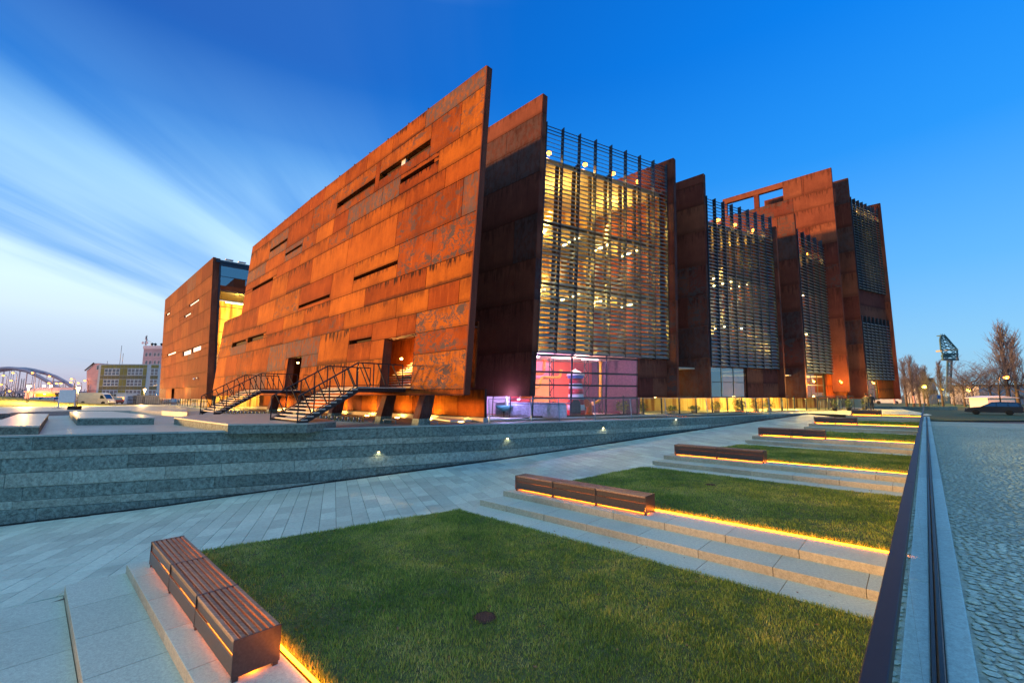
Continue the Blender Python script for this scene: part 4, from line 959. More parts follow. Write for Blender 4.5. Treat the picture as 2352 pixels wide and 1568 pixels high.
for t_ in (.30, .57, .68):
    cx = q1(t_, .14, 3.4); o = thing('lattice_column', cx, {'0.3': 'steel lattice column left of the lighthouse model', '0.57': 'steel lattice column right of the lighthouse model', '0.68': 'steel lattice column by the violet wall'}[str(t_)], 'column', 'lattice columns in the play room')
    for sx_ in (-.2, .2): MB().bar(cx + d1_ * sx_, cx + d1_ * sx_ + V(0, 0, 4.4), .06).build('upright', M['mullion'], o)
    for k in range(8): MB().bar(cx + d1_ * (-.2 if k % 2 else .2) + V(0, 0, k * .55), cx + d1_ * (.2 if k % 2 else -.2) + V(0, 0, k * .55 + .55), .04).build('brace', M['mullion'], o)
# glazing under the second fin, counter and bowl
gl2 = MB().bar(A0.p(.1, .16, .1), A0.p(5.4, .16, .1), .06).build('ground_floor_glazing', M['mullion'], mus)
for k in range(3):
    u0, u1 = .1 + k * 1.75, .1 + (k + 1) * 1.75; m = MB(); m.face([A0.p(u0 + .03, .18, .1), A0.p(u1 - .03, .18, .1), A0.p(u1 - .03, 1.55, .1), A0.p(u0 + .03, 1.55, .1)]); m.build('pane', M['glass'], gl2); MB().bar(A0.p(u1, .1, .1), A0.p(u1, 1.56, .1), .05).build('mullion', M['mullion'], gl2)
c = A0.p(2.2, .14, 1.6); t = thing('play_counter', c, 'long lavender-white lit counter behind the glass under the second wall', 'counter')
m = MB(); m.prism([A0.p(-1.6, .14, 1.3), A0.p(4.6, .14, 1.3), A0.p(4.6, .14, 2.1), A0.p(-1.6, .14, 2.1)], V(0, 0, .95)); m.build('body', lav, t, .15)
m = MB(); m.prism([A0.p(-1.7, 1.09, 1.2), A0.p(4.7, 1.09, 1.2), A0.p(4.7, 1.09, 2.2), A0.p(-1.7, 1.09, 2.2)], V(0, 0, .06)); m.build('top', lav, t, .02)
c = A0.p(3.05, .14, .75); t = thing('bowl_table', c, 'turquoise bowl on a thin stem in front of the lavender counter', 'bowl')
m = MB(); m.lathe([(.04, .0), (.05, .28), (.05, .40)], c, 12); m.build('stem', M['steel'], t)
m = MB(); m.lathe([(.08, .38), (.34, .46), (.56, .62), (.64, .80), (.60, .80), (.50, .66), (.3, .52), (0, .47)], c, 24); m.build('bowl', cyan, t)
m = MB(); m.lathe([(.10, .3), (.11, 1.0), (.10, 1.44)], c + Nf * .25, 12); m.build('spout', M['white'], t)
plight(A0.p(2.6, 1.50, .95), 45, (.55, .42, 1.0), .025); plight(A0.p(4.6, 1.50, 1.4), 28, (.55, .42, 1.0), .025)

# ---- ground floor strip under the other fins: panes, doors, warm hall with planting
def EL(s_, off=0.0, z=0.0):
    p = (V(1.54, 32.3, 0) + V(38.8, 19.7, 0) * s_) * SG; dl = V(38.8, 19.7, 0).normalized(); return p + V(-dl.y, dl.x, 0) * off + V(0, 0, z)
def ELx(x):
    r = (x - 1176) / 1008.0; return (r * 32.3 - 1.54) / (38.8 - r * 19.7)
s0, s1 = ELx(1450), ELx(1992)
strip = MB().bar(EL(s0, .9, .14), EL(s1, .9, .14), .08).build('ground_floor_glazing', M['mullion'], mus)
n = 17
for k in range(n):
    a, b = lerp(s0, s1, k / n), lerp(s0, s1, (k + 1) / n)
    m = MB(); m.face([EL(a, .9, .18), EL(b, .9, .18), EL(b, .9, 1.62), EL(a, .9, 1.62)]); m.build('pane', M['glass'], strip)
    MB().bar(EL(a, .9, .1), EL(a, .9, 1.62), .06, .1).build('mullion', M['mullion'], strip)
m = MB(); m.prism([EL(s0 - .1, .2, .02), EL(s1 + .1, .2, .02), EL(s1 + .32, 9, .02), EL(s0 - .1, 9, .02)], V(0, 0, .10)); m.build('floor_slab', M['plaza'], mus)
m = MB(); m.prism([EL(s0, 7.5, .12), EL(s1 + .32, 7.5, .12), EL(s1 + .32, 7.5, 1.9), EL(s0, 7.5, 1.9)], Lf * .1); m.build('interior_wall', M['interior'], mus)
for q_, dp in ((q3, 4.6), (q5, 4.6)):
    m = MB(); m.prism([q_(-.2, 1.9, dp), q_(1.3, 1.9, dp), q_(1.3, 4.0, dp), q_(-.2, 4.0, dp)], Lf * .1); m.build('interior_wall', M['interior'], mus)
plight(q3(.25, 3.2, 2.4), 260, (1, .60, .10)); plight(q5(.25, 2.8, 2.4), 200, (1, .55, .10))
for sa, sb, zc in ((.36, .60, 3.9), (.60, 1.05, 3.6)):
    m = MB(); m.prism([EL(sa, 1.2, zc), EL(sb, 1.2, zc), EL(sb, 8, zc), EL(sa, 8, zc)], V(0, 0, .12)); m.build('ceiling', M['slab'], mus)
for k, x in enumerate((1490, 1560, 1660, 1745, 1800, 1860, 1930)):
    e = [150, 90, 60, 260, 600, 900, 700][k]; plight(EL(ELx(x), 3.0 if k < 3 else 4.6, 1.40), e, (1, .64, .12), .15, 'hall_light')
    m = MB(); c = EL(ELx(x), 2.6, 1.52); m.lathe([(0, -.06), (.10, -.03), (.13, .03), (.05, .08), (0, .1)], c, 10); m.build('hall_lamp', M['lamp_warm'], mus)
# entrance canopy lights and lit ground in front of the doors
for x in (1862, 1925, 2000):
    plight(EL(ELx(x), -.6, 3.0), 480, (1, .50, .08), .1, 'entrance_light')
    m = MB(); m.box(EL(ELx(x), -.25, 3.1), .14, .14, .22); h = m.build('entrance_lamp', M['darkmetal'], mus); m = MB(); m.lathe([(0, -.08), (.08, -.04), (.08, .04), (0, .06)], EL(ELx(x), -.4, 3.0), 8); m.build('bulb', M['lamp_sodium'], h)
# lit orange soffit wall at the last bay, tall entrance glazing, dark glazing of second bay
for q_, t0, t1, z0, z1, mt in ((q2, .01, .51, 1.5, 4.1, 'glass_sky'), (q3, .02, .44, 1.5, 3.9, 'glass'), (q5, .02, .40, 1.3, 3.4, 'glass')):
    gp = MB().bar(q_(t0, z0, .2), q_(t1, z0, .2), .07).build('ground_floor_glazing', M['mullion'], mus)
    for i in range(3):
        for j in range(2):
            ta, tb = lerp(t0, t1, i / 3), lerp(t0, t1, (i + 1) / 3); za, zb = lerp(z0, z1, j / 2), lerp(z0, z1, (j + 1) / 2)
            m = MB(); m.face([q_(ta, za, .2), q_(tb, za, .2), q_(tb, zb, .2), q_(ta, zb, .2)]); m.build('pane', M[mt], gp)
    for i in range(4): MB().bar(q_(lerp(t0, t1, i / 3), z0, .2), q_(lerp(t0, t1, i / 3), z1, .2), .06).build('mullion', M['mullion'], gp)
    for j in range(3): MB().bar(q_(t0, lerp(z0, z1, j / 2), .2), q_(t1, lerp(z0, z1, j / 2), .2), .06).build('transom', M['mullion'], gp)
m = MB(); m.prism([q2(0, 1.5, 2.5), q2(.52, 1.5, 2.5), q2(.52, 4.2, 2.5), q2(0, 4.2, 2.5)], in2 * .1); m.build('interior_wall', M['darkmetal'], mus)
# shrubs inside the hall
tl = NT('hall_leaves'); M['hallleaf'] = tl.done(tl.mix(tl.island(), (.10, .16, .02), (.42, .36, .05)), .5)
tl = NT('dark_leaves'); M['leaf'] = tl.done(tl.mix(tl.island(), (.02, .05, .015), (.07, .11, .03)), .5)
def leafball(mb, c, rx, rz, n, size, r_=rnd):
    for _ in range(n):
        d = V(r_.gauss(0, 1), r_.gauss(0, 1), r_.gauss(0, 1)).normalized() * (r_.random() ** .4); p = c + V(d.x * rx, d.y * rx, d.z * rz)
        a = V(r_.gauss(0, 1), r_.gauss(0, 1), r_.gauss(0, .6)).normalized() * size; b = a.cross(V(r_.gauss(0, 1), r_.gauss(0, 1), r_.gauss(0, 1))).normalized() * size * .4
        mb.face([p - a, p + b, p + a, p - b])
for k, (x, off, h) in enumerate(((1475, 2.2, 1.0), (1500, 2.0, 1.15), (1522, 2.4, .8), (1590, 2.2, .5), (1640, 2.1, .5), (1690, 2.0, .9), (1735, 1.8, 1.2), (1752, 2.2, 1.0), (1795, 2.6, 1.1), (1830, 2.8, 1.1))):
    c = EL(ELx(x), off, .12); t = thing('hall_plant', c, ['broad-leaved shrub inside the hall at the left end of the glass strip', 'tall shrub inside the hall, second from the left end of the glass strip', 'small shrub inside the hall left of the third wall', 'low planting inside the hall under the third wall', 'low planting inside the hall under the fourth wall', 'leafy shrub inside the hall under the dark glazed bay', 'tall yellow-lit shrub inside the hall right of the dark glazed bay', 'second yellow-lit shrub inside the hall right of the dark glazed bay', 'shrub just inside the museum doors', 'shrub inside the brightly lit entrance glazing'][k], 'plant', 'plants in the museum hall')
    m = MB(); leafball(m, c + V(0, 0, .2 + h * .45), .55, h * .5, 170, .11); m.build('foliage', M['hallleaf'], t); m = MB(); m.lathe([(.22, 0), (.28, .22), (.24, .22), (0, .2)], c, 12); m.build('planter', M['concrete'], t)
for k, x in enumerate((1892, 1925, 1961)):
    c = EL(ELx(x), -.9, .13); t = thing('potted_shrub', c, ['potted conifer left of the museum doors', 'potted bushy shrub between the museum doors', 'potted shrub at the right end of the museum doors'][k], 'plant', 'potted shrubs outside the entrance')
    m = MB(); leafball(m, c + V(0, 0, .75), .38 if k else .28, .5, 150, .09); m.build('foliage', M['leaf'], t); m = MB(); m.lathe([(.20, 0), (.26, .32), (.22, .32), (0, .3)], c, 12); m.build('pot', M['darkmetal'], t)
# door frames in the strip
for k, x in enumerate((1770, 1812, 1900, 1940, 1968)):
    s_ = ELx(x); o = MB().bar(EL(s_, .82, .14), EL(s_, .82, 1.60), .05).build('door', M['mullion'], mus)
    ds = .012; MB().bar(EL(s_ + ds * 2.2, .82, .14), EL(s_ + ds * 2.2, .82, 1.60), .05).build('door_stile', M['mullion'], o); MB().bar(EL(s_, .82, 1.58), EL(s_ + ds * 2.2, .82, 1.58), .05).build('door_rail', M['mullion'], o); MB().bar(EL(s_ + ds * .4, .78, .6), EL(s_ + ds * .4, .78, 1.1), .03).build('handle', M['louvre'], o)
# entrance apron
m = MB(); we = WALL[-1][0]; pa, pb = TP(51, bright(51), -.06), TP(51, bleft(51), -.06); pc = V(we.x, we.y, -.02); pd = EL(ELx(1640), .3, .10); pe = EL(ELx(2075), .3, .10); pf = pe + V(22, 16, -.18); pg = RP(62, -3, -.2); ph = RP(50.5, 0, -.10)
pw = tabpt(wtab_q, 33) ; pd0 = EL(ELx(1640), .3, .10)
pk = RP(56, -.3, -.12)
for tri in ((pb, pc, pe), (pc, pd, pe), (pa, pb, pe), (pa, pe, pk)): m.face(tri)
m.face([TP(48.5, bleft(48.5), -.06), pb, pc]); 
struct('plaza', m, M['paver'])
# railing along the wall top
br_ = thing('glass_balustrade', WALL[5][0], 'glass balustrade with slanted steel posts along the top of the retaining wall', 'railing')
def s_at_px(x):
    best = (1e9, 0)
    for i in range(400):
        s_ = cum[-1] * i / 400; p = wallpt(s_)[0]; v = V(p.x, p.y, .6) - V(0, 0, ZC); xx = 1176 + F * v.x / v.dot(fw)
        if abs(xx - x) < best[0]: best = (abs(xx - x), s_)
    return best[1]
ps = [s_at_px(x) for x in (1127, 1225, 1290, 1370, 1457, 1537, 1630, 1719, 1772)]
for a, b in zip(ps, ps[1:]):
    pa_, za, _ = wallpt(a); pb_, zb, _ = wallpt(b); d, n = wall_n((a + b) / 2); o = -n * .30
    m = MB(); m.face([V(pa_.x, pa_.y, za + .02) + o, V(pb_.x, pb_.y, zb + .02) + o, V(pb_.x, pb_.y, 1.42) + o, V(pa_.x, pa_.y, 1.42) + o]); m.build('pane', M['glass'], br_)
    m = MB(); m.tube([V(pa_.x, pa_.y, 1.44) + o, V(pb_.x, pb_.y, 1.44) + o], .016, 6); m.build('handrail', M['louvre'], br_)
for k, a in enumerate(ps):
    pa_, za, _ = wallpt(a); d, n = wall_n(a); m = MB(); m.tube([V(pa_.x, pa_.y, za - .1) - n * .16, V(pa_.x, pa_.y, .25) - n * .22, V(pa_.x, pa_.y, 1.45) - n * .30], .03, 8); m.build('post', M['louvre'], br_)

# ---- left wing of the museum, same wall line, with glazed flank
OW = gz(474, 938, 0); PW = Plane((OW.x, OW.y), Lf, -.03)
ops = [(7.6, 14.45, 15.15, 15.5), (12.8, 17.7, 13.88, 14.22), (31.7, 35.4, 16.4, 16.8), (23.3, 31.5, 8.68, 9.0), (11.2, 17.2, 7.77, 8.43), (4.8, 10.5, 7.88, 8.5)]
wdoor = (9.6, 25.0, 1.0, 2.85)
wz = [1.18, 2.85, 4.7, 6.9, 8.55, 10.65, 13.1, 15.5, 17.5, 19.9]
wing = MB(); wing.prism([PW.p(.3, 1.15, .3), PW.p(37.6, 1.15, .3), PW.p(37.6, 19.85, .3), PW.p(.3, 19.85, .3)], Nf * .5); wing.prism([PW.p(.3, 1.15, -.02), PW.p(.3, 1.15, .3), PW.p(.3, 19.9, .3), PW.p(.3, 19.9, -.02)], Lf * .1); wing.prism([PW.p(.4, 19.8, -.02), PW.p(37.6, 19.8, -.02), PW.p(37.6, 19.8, .3), PW.p(.4, 19.8, .3)], V(0, 0, .1))
wing = wing.build('wing_wall', M['corten_dull'], mus); rects = []; ms = []
t_w = corten('corten_wing', (.11, .023, .010), (.19, .042, .014), drip=.3); M['corten_wing'] = t_w
M['corten_winggrey'] = corten('corten_wing_bloom', (.11, .026, .013), (.19, .046, .02), drip=.3, patina=.6)
for i, (a, b) in enumerate(zip(wz, wz[1:])):
    u = .3; js = [u]
    while u < 36: u += rr.uniform(3.2, 6.5); js.append(min(u, 37.6))
    if js[-1] < 37.6: js.append(37.6)
    for u0, u1 in zip(js, js[1:]):
        if u1 - u0 < .2: continue
        cs = [(u0, u1, a, b)]
        for o in ops + [wdoor]: cs = subtract(cs, o)
        mt = rr.choices(['corten_wing', 'corten_winggrey', 'corten_wing'], [.72, .14, .14] if i > 5 or u0 > 28 else [.9, .05, .05])[0]
        for (c0, c1, e, f) in cs: rects.append((c0, c1, e, f, f)); ms.append(mt)
panels(wing, PW, rects, ms)
M['stripglass'] = emit('lit_frosted_glass', (.70, .75, .78), .55)
for o in ops:
    rc = recess(wing, PW, o, .22, 'window_slot', None, M['corten_dark']); nn = max(3, int((o[1] - o[0]) / 1.1))
    for k in range(nn):
        a, b = lerp(o[0], o[1], k / nn), lerp(o[0], o[1], (k + 1) / nn); m = MB(); m.face([PW.p(a + .05, o[2], .15), PW.p(b - .05, o[2], .15), PW.p(b - .05, o[3], .15), PW.p(a + .05, o[3], .15)]); m.build('pane', M['stripglass'], rc)
# wing entrance
dg_ = MB().bar(PW.p(9.6, .02, .6), PW.p(25, .02, .6), .08).build('wing_entrance', M['mullion'], mus)
for k in range(8):
    a, b = lerp(9.6, 25, k / 8), lerp(9.6, 25, (k + 1) / 8)
    m = MB(); m.face([PW.p(a, .05, .6), PW.p(b, .05, .6), PW.p(b, 2.85, .6), PW.p(a, 2.85, .6)]); m.build('pane', M['glass'], dg_); MB().bar(PW.p(a, .0, .6), PW.p(a, 2.85, .6), .1).build('mullion', M['mullion'], dg_)
m = MB(); m.prism([PW.p(9, .0, 3.5), PW.p(26, .0, 3.5), PW.p(26, 3, 3.5), PW.p(9, 3, 3.5)], Nf * .1); m.build('interior_wall', M['interior'], mus); plight(PW.p(13, 2.4, 2.0), 260, (1, .66, .14)); plight(PW.p(20, 2.4, 2.0), 260, (1, .66, .14)); plight(PW.p(15, 2.4, -.6), 120, (1, .6, .14)); plight(PW.p(28, 1.6, -1.0), 90, (1, .6, .14))
for k, (u, off) in enumerate(((.3, .1), (26, .1))):
    us_ = 9.3 if u < 5 else 11.4; seg = MB().bar(PW.p(u, 1.12, off), PW.p(u + us_, 1.12, off), .05).build('base_glazing', M['mullion'], mus); nn = 5
    for j in range(nn):
        m = MB(); m.face([PW.p(u + us_ * j / nn, .05, off), PW.p(u + us_ * (j + 1) / nn, .05, off), PW.p(u + us_ * (j + 1) / nn, 1.1, off), PW.p(u + us_ * j / nn, 1.1, off)]); m.build('pane', M['glass'], seg); MB().bar(PW.p(u + us_ * j / nn, 0, off), PW.p(u + us_ * j / nn, 1.1, off), .06).build('mullion', M['mullion'], seg)
m = MB(); m.prism([PW.p(.5, .0, 3.2), PW.p(37, .0, 3.2), PW.p(37, 1.1, 3.2), PW.p(.5, 1.1, 3.2)], Nf * .1); m.build('interior_wall', M['interior'], mus)
# flank glazing
dG = V(1019, 1008, 0).normalized(); G0 = PW.p(.3, 0, .8)
def G(u, z, off=0): return V(G0.x, G0.y, 0) + Nf * (-.03 * z) + dG * u + V(-dG.y, dG.x, 0) * off + V(0, 0, z)
fl = MB().bar(G(0, 19.1), G(22, 19.1), .3, .3).build('flank_glazing', M['mullion'], mus)
zz = [0, 1.5, 3.2, 4.9, 6.6, 8.3, 10, 11.7, 13.4, 15.6, 17.5, 19.0]; uu = [0, 4.2, 8.6, 13, 17.5, 22]
for j, (a, b) in enumerate(zip(zz, zz[1:])):
    for u0, u1 in zip(uu, uu[1:]):
        m = MB(); m.face([G(u0 + .03, a), G(u1 - .03, a), G(u1 - .03, b), G(u0 + .03, b)]); m.build('pane', M['glass_sky'] if a >= 15.5 else M['glass'], fl)
for z in zz: MB().bar(G(0, z), G(22, z), .07).build('transom', M['mullion'], fl)
for u in uu: MB().bar(G(u, 0), G(u, 19.1), .07 if u else .2).build('mullion', M['mullion'], fl)
m = MB(); m.prism([G(-.5, 19.3, -.2), G(22, 19.3, -.2), G(22, 19.3, 9), G(-.5, 19.3, 9)], V(0, 0, .35)); m.build('roof', M['mullion'], mus)
for k in range(14):
    m = MB(); m.box(G(1.0 + k * 1.5, 19.85, -.1), .9, .5, .12, (dG, V(-dG.y, dG.x, 0), V(0, 0, 1))); m.build('roof_light_unit', M['white'], mus)
m = MB(); m.prism([G(-.2, 0, 6.5), G(23, 0, 6.5), G(23, 15.4, 6.5), G(-.2, 15.4, 6.5)], V(-dG.y, dG.x, 0) * .1); m.build('interior_wall', M['interior'], mus)
m = MB(); m.prism([G(-.2, 15.75, 2.2), G(23, 15.75, 2.2), G(23, 19.2, 2.2), G(-.2, 19.2, 2.2)], V(-dG.y, dG.x, 0) * .1); m.build('plant_wall', plain('blue_black_panel', (.02, .035, .07), .4), mus)
m = MB(); m.prism([G(-.2, 15.5, .3), G(23, 15.5, .3), G(23, 15.5, 6.6), G(-.2, 15.5, 6.6)], V(0, 0, .2)); m.build('floor_slab', M['darkmetal'], mus)
for z in (4.9, 10):
    m = MB(); m.prism([G(5, z, 1.5), G(23, z, 1.5), G(23, z, 6.4), G(5, z, 6.4)], V(0, 0, .25)); m.build('floor_slab', M['slab'], mus)
for z in (3.8, 8.6, 13.6):
    for u in (3, 9, 15):
        plight(G(u, z, 3), 1100, (1, .56, .08), .08, 'hall_light'); m = MB(); m.box(G(u, z + .9, 2.5), 3.4, .12, .07, (dG, V(-dG.y, dG.x, 0), V(0, 0, 1))); m.build('tube_light', M['tubelight'], mus)
for px, pts in ((452, (2.6, 6.05)), (367, (37.2, 5.7))):
    c = PW.p(pts[0] + 3, pts[1] - 2.0, -.15); o = MB().box(c, .35, .12, .12, (Lf, Nf, V(0, 0, 1))).build('security_camera', M['white'], mus); MB().lathe([(0, -.16), (.15, -.1), (.16, 0), (.1, .1), (0, .12)], c - Nf * .3 - V(0, 0, .12), 10).build('dome', M['white'], o)

# ------------------------------------------------------------------ outdoor steel stairs
def stair(u0, u1, label):
    root_ = thing('steel_staircase', P1.E + Lf * (u0 + u1) / 2 - Nf * 5, label, 'stairs', 'steel stairs to the front wall doorways')
    zf, zl, n0, n1 = .36, 2.02, -5.25, -2.65; nst = 10
    def S(u, o, z): return P1.E + Lf * u + Nf * o + V(0, 0, z)
    for k in range(nst):
        z = lerp(zf + .10, zl, k / nst) + .06; o = lerp(n0, n1, (k + .5) / nst); m = MB(); m.box(S((u0 + u1) / 2, o, z), u1 - u0, .30, .055, (Lf, Nf, V(0, 0, 1))); m.build('tread', M['tread'], root_)
    for u in (u0 + .04, u1 - .04):
        m = MB(); m.bar(S(u, n0 - .1, zf - .04), S(u, n1 + .05, zl - .10), .05, .26); m.build('stringer', M['steel'], root_)
        m = MB(); m.bar(S(u, n1, zl - .10), S(u, .1, zl - .10), .05, .22); m.build('beam', M['steel'], root_)
    m = MB(); m.box(S((u0 + u1) / 2, (n1 + .12) / 2, zl), u1 - u0, abs(n1 - .12), .05, (Lf, Nf, V(0, 0, 1))); m.build('landing', M['tread'], root_)
    hr = 1.28
    for u in (u0 + .03, u1 - .03):
        pts = [S(u, n0 - .15, zf + hr - .05), S(u, n1, zl + hr - .05), S(u, -.1, zl + hr - .05)]
        for a, b in zip(pts, pts[1:]): m = MB(); m.bar(a, b, .06, .06); m.build('handrail', M['railsteel'], root_)
        for a, b in ((S(u, n0 - .15, zf + .12), S(u, n1, zl + .12)), (S(u, n1, zl + .12), S(u, -.1, zl + .12))): m = MB(); m.bar(a, b, .035); m.build('lower_rail', M['railsteel'], root_)
        os_ = [n0 - .15 + (n1 - n0 + .15) * k / 4 for k in range(5)] + [n1 + (-.1 - n1) * k / 3 for k in (1, 2, 3)]
        zz_ = [lerp(zf, zl, k / 4) for k in range(5)] + [zl] * 3
        for o, z in zip(os_, zz_): m = MB(); m.bar(S(u, o, z - .15), S(u, o, z + hr - .05), .045); m.build('baluster', M['railsteel'], root_)
        for k in range(len(os_) - 1):
            m = MB(); m.bar(S(u, lerp(os_[k], os_[k + 1], .25), lerp(zz_[k], zz_[k + 1], .25) + hr - .06), S(u, lerp(os_[k], os_[k + 1], .85), lerp(zz_[k], zz_[k + 1], .85) + .12), .05); m.build('brace', M['railsteel'], root_)
stair(5.55, 9.15, 'steel stair with open treads to the larger doorway nearest the front corner')
stair(20.5, 24.7, 'steel stair with open treads to the farther, smaller doorway of the front wall')
# ------------------------------------------------------------------ granite blocks of the square
def block(pts, z0, z1, label):
    pts = [Vector((p.x, p.y, 0)) for p in pts]; t = thing('granite_block', sum(pts, Vector()) / len(pts) + V(0, 0, z0), label, 'stone block', 'low granite blocks on the square')
    m = MB(); m.prism([p + V(0, 0, z0) for p in pts], V(0, 0, z1 - z0 - .07)); m.build('base', M['wall_dark'], t)
    cen = sum(pts, Vector()) / len(pts); m = MB(); m.prism([p + (p - cen).normalized() * .03 + V(0, 0, z1 - .07) for p in pts], V(0, 0, .07)); m.build('top_slab', M['block'], t, .006)
zt_ = .40
A_ = [gz(-40, 977.6, zt_), gz(90.6, 977.6, zt_), gz(112, 950, zt_), gz(43, 950, zt_)]; block(A_, -.02, zt_, 'long low granite block at the left edge of the square')
B_ = [gz(178, 959.5, zt_), gz(355, 958.5, zt_), gz(345, 953, zt_), gz(255, 944.2, zt_), gz(160.5, 944.6, zt_)]; block(B_, -.02, zt_, 'broad granite block in the middle of the square, left of the stairs')
cA, cB, cC = gz(400.5, 958, zt_), gz(524, 973.3, zt_), gz(705, 971.5, zt_); cD = V(cC.x, cC.y, 0) + Lf * 3.4 + Nf * 1.0; cE = V(cA.x, cA.y, 0) + Nf * 7
block([cA, cB, cC, V(-8.6, 21.6, 0), V(-9.6, 23.0, 0), V(cA.x + 2.2, cA.y + 6, 0), V(cA.x - 1.0, cA.y + 3.2, 0)], -.02, zt_, 'large angular granite block carrying the foot of the nearer stair')
block([gz(-60, 951, zt_), gz(24, 948.5, zt_), gz(10, 943.6, zt_), gz(-70, 943.6, zt_)], -.02, zt_, 'granite block cut off by the left picture edge')

# ------------------------------------------------------------------ small ground spotlights by the undercroft
def spot_proto():
    t = thing('ground_spotlight', (0, 0, 0), 'x', 'spotlight', 'small spotlights lined up on the square')
    MB().lathe([(.055, 0), (.055, .30), (.03, .31), (0, .31)], (0, 0, 0), 10).build('post', plain('brass_post', (.45, .32, .12), .4, .6), t)
    MB().lathe([(.10, 0), (.12, .05), (.11, .07), (0, .07)], (-.20, 0, .17), 12, (V(.5, 0, -.86), V(0, 1, 0), V(.86, 0, .5))).build('head', M['louvre'], t)
    MB().lathe([(.09, 0), (.09, .02), (0, .02)], (-.20, 0, 0), 10).build('foot', M['steel'], t)
    MB().bar((-.20, 0, .02), (-.20, 0, .16), .03).build('bracket', M['steel'], t)
    return t
proto = spot_proto(); first = True
for nm, x0, y0, x1, y1, n in (('in the row by the nearer stair', 730, 963, 833, 969, 9), ('in the row by the farther stair', 515, 949, 620, 954, 13)):
    for k in range(n):
        p = gz(lerp(x0, x1, k / (n - 1)), lerp(y0, y1, k / (n - 1)), .012); o = proto if first else dup(proto, p)
        o.location = p; first = False; o['label'] = ['first', 'second', 'third', 'fourth', 'fifth', 'sixth', 'seventh', 'eighth', 'ninth', 'tenth', 'eleventh', 'twelfth', 'thirteenth'][k] + ' brass spotlight from the left ' + nm
# low bent pipe hoops beside the piers
for k, x in enumerate((895, 990)):
    p = gz(x, 974 if k == 0 else 979.5, 0); t = thing('hoop_rail', p, ['low bent steel hoop beside the left pier', 'low bent steel hoop beside the right pier, near the wall'][k], 'rail', 'low hoops beside the piers')
    MB().tube([p + V(-.4, .2, 0), p + V(-.4, .2, .22), p + V(-.36, .18, .26), p + V(.3, -.1, .26), p + V(.36, -.12, .22), p + V(.36, -.12, 0)], .025, 8).build('tube', M['louvre'], t)

# ------------------------------------------------------------------ people
def skin_body(name, pts, edges, radii, mat, parent, sub=2):
    me = bpy.data.meshes.new(name); me.from_pydata(pts, edges, []); o = link(name, me, parent); sk = o.modifiers.new('skin', 'SKIN'); sk.use_smooth_shade = True
    for v, r in zip(me.skin_vertices[0].data, radii): v.radius = (r[0], r[1]) if isinstance(r, tuple) else (r, r)
    me.skin_vertices[0].data[0].use_root = True; o.modifiers.new('sub', 'SUBSURF').levels = sub; o.modifiers['sub'].render_levels = sub; me.materials.append(mat); return o
def person(loc, rz, coat, legs, label, stride=.10, armbend=0.0):
    root_ = thing('person', (0, 0, 0), label, 'person')
    t = NT('clothing'); sepz = t.new('ShaderNodeSeparateXYZ'); t.l.new(t.coord(), sepz.inputs[0]); z = sepz.outputs[2]; nz = t.noise(t.coord(), 14, 4)
    c = t.mix(t.step(z, .80, .82), legs, coat); c = t.mix(t.step(z, 1.485, 1.50), c, (.45, .28, .20)); c = t.mix(t.step(z, .07, .085), (.02, .02, .02), c)
    c = t.mix(t.math('MULTIPLY', nz, .35), c, (.01, .01, .012)); mat = t.done(c, .8)
    s_ = stride
    P_ = [(0, 0, .95), (0, 0, 1.12), (0, 0, 1.30), (0, .0, 1.43), (0, .01, 1.50), (0, .015, 1.58), (0, .02, 1.66), (0, .01, 1.74),
          (.09, 0, .90), (.10, s_ * .6, .50), (.10, s_ * .5, .10), (.11, s_ * .5 + .03, .05), (.12, s_ * .5 + .16, .035),
          (-.09, 0, .90), (-.10, -s_ * .2, .50), (-.10, -s_ * .9, .10), (-.11, -s_ * .9 + .03, .05), (-.12, -s_ * .9 + .16, .035),
          (.19, 0, 1.40), (.25, -.03, 1.14), (.25, .05 + armbend * .2, .93 + armbend * .2), (.245, .09 + armbend * .25, .84 + armbend * .25),
          (-.19, 0, 1.40), (-.25, -.03, 1.14), (-.25, .05, .93), (-.245, .09, .84)]
    Eg = [(0, 1), (1, 2), (2, 3), (3, 4), (4, 5), (5, 6), (6, 7), (0, 8), (8, 9), (9, 10), (10, 11), (11, 12), (0, 13), (13, 14), (14, 15), (15, 16), (16, 17), (3, 18), (18, 19), (19, 20), (20, 21), (3, 22), (22, 23), (23, 24), (24, 25)]
    R_ = [(.165, .12), (.16, .115), (.185, .12), (.15, .10), (.058, .06), (.075, .085), (.082, .10), (.055, .07), (.095, .10), (.07, .075), (.045, .05), (.045, .05), (.035, .03), (.095, .10), (.07, .075), (.045, .05), (.045, .05), (.035, .03), (.075, .08), (.058, .06), (.042, .045), (.03, .04), (.075, .08), (.058, .06), (.042, .045), (.03, .04)]
    skin_body('body', P_, Eg, R_, mat, root_)
    h = MB(); h.lathe([(.0, .13), (.06, .115), (.095, .06), (.102, 0), (.09, -.06), (.085, -.06)], (0, -.005, 1.675), 14); h.build('hair', plain('dark_hair', (.03, .022, .018), .7), root_)
    root_.location = loc; root_.rotation_euler = (0, 0, rz)
pp = at(2004, 944.5, 44); person((pp.x, pp.y, pp.z), math.radians(150), (.025, .028, .035), (.02, .022, .03), 'person in a dark jacket and trousers, the nearer of two standing by the entrance', .06)
pp = at(1992, 944, 44.6); person((pp.x, pp.y, pp.z), math.radians(-70), (.06, .075, .11), (.05, .07, .12), 'person in a blue-grey coat and jeans, left of the person in dark clothes', .14, .5)

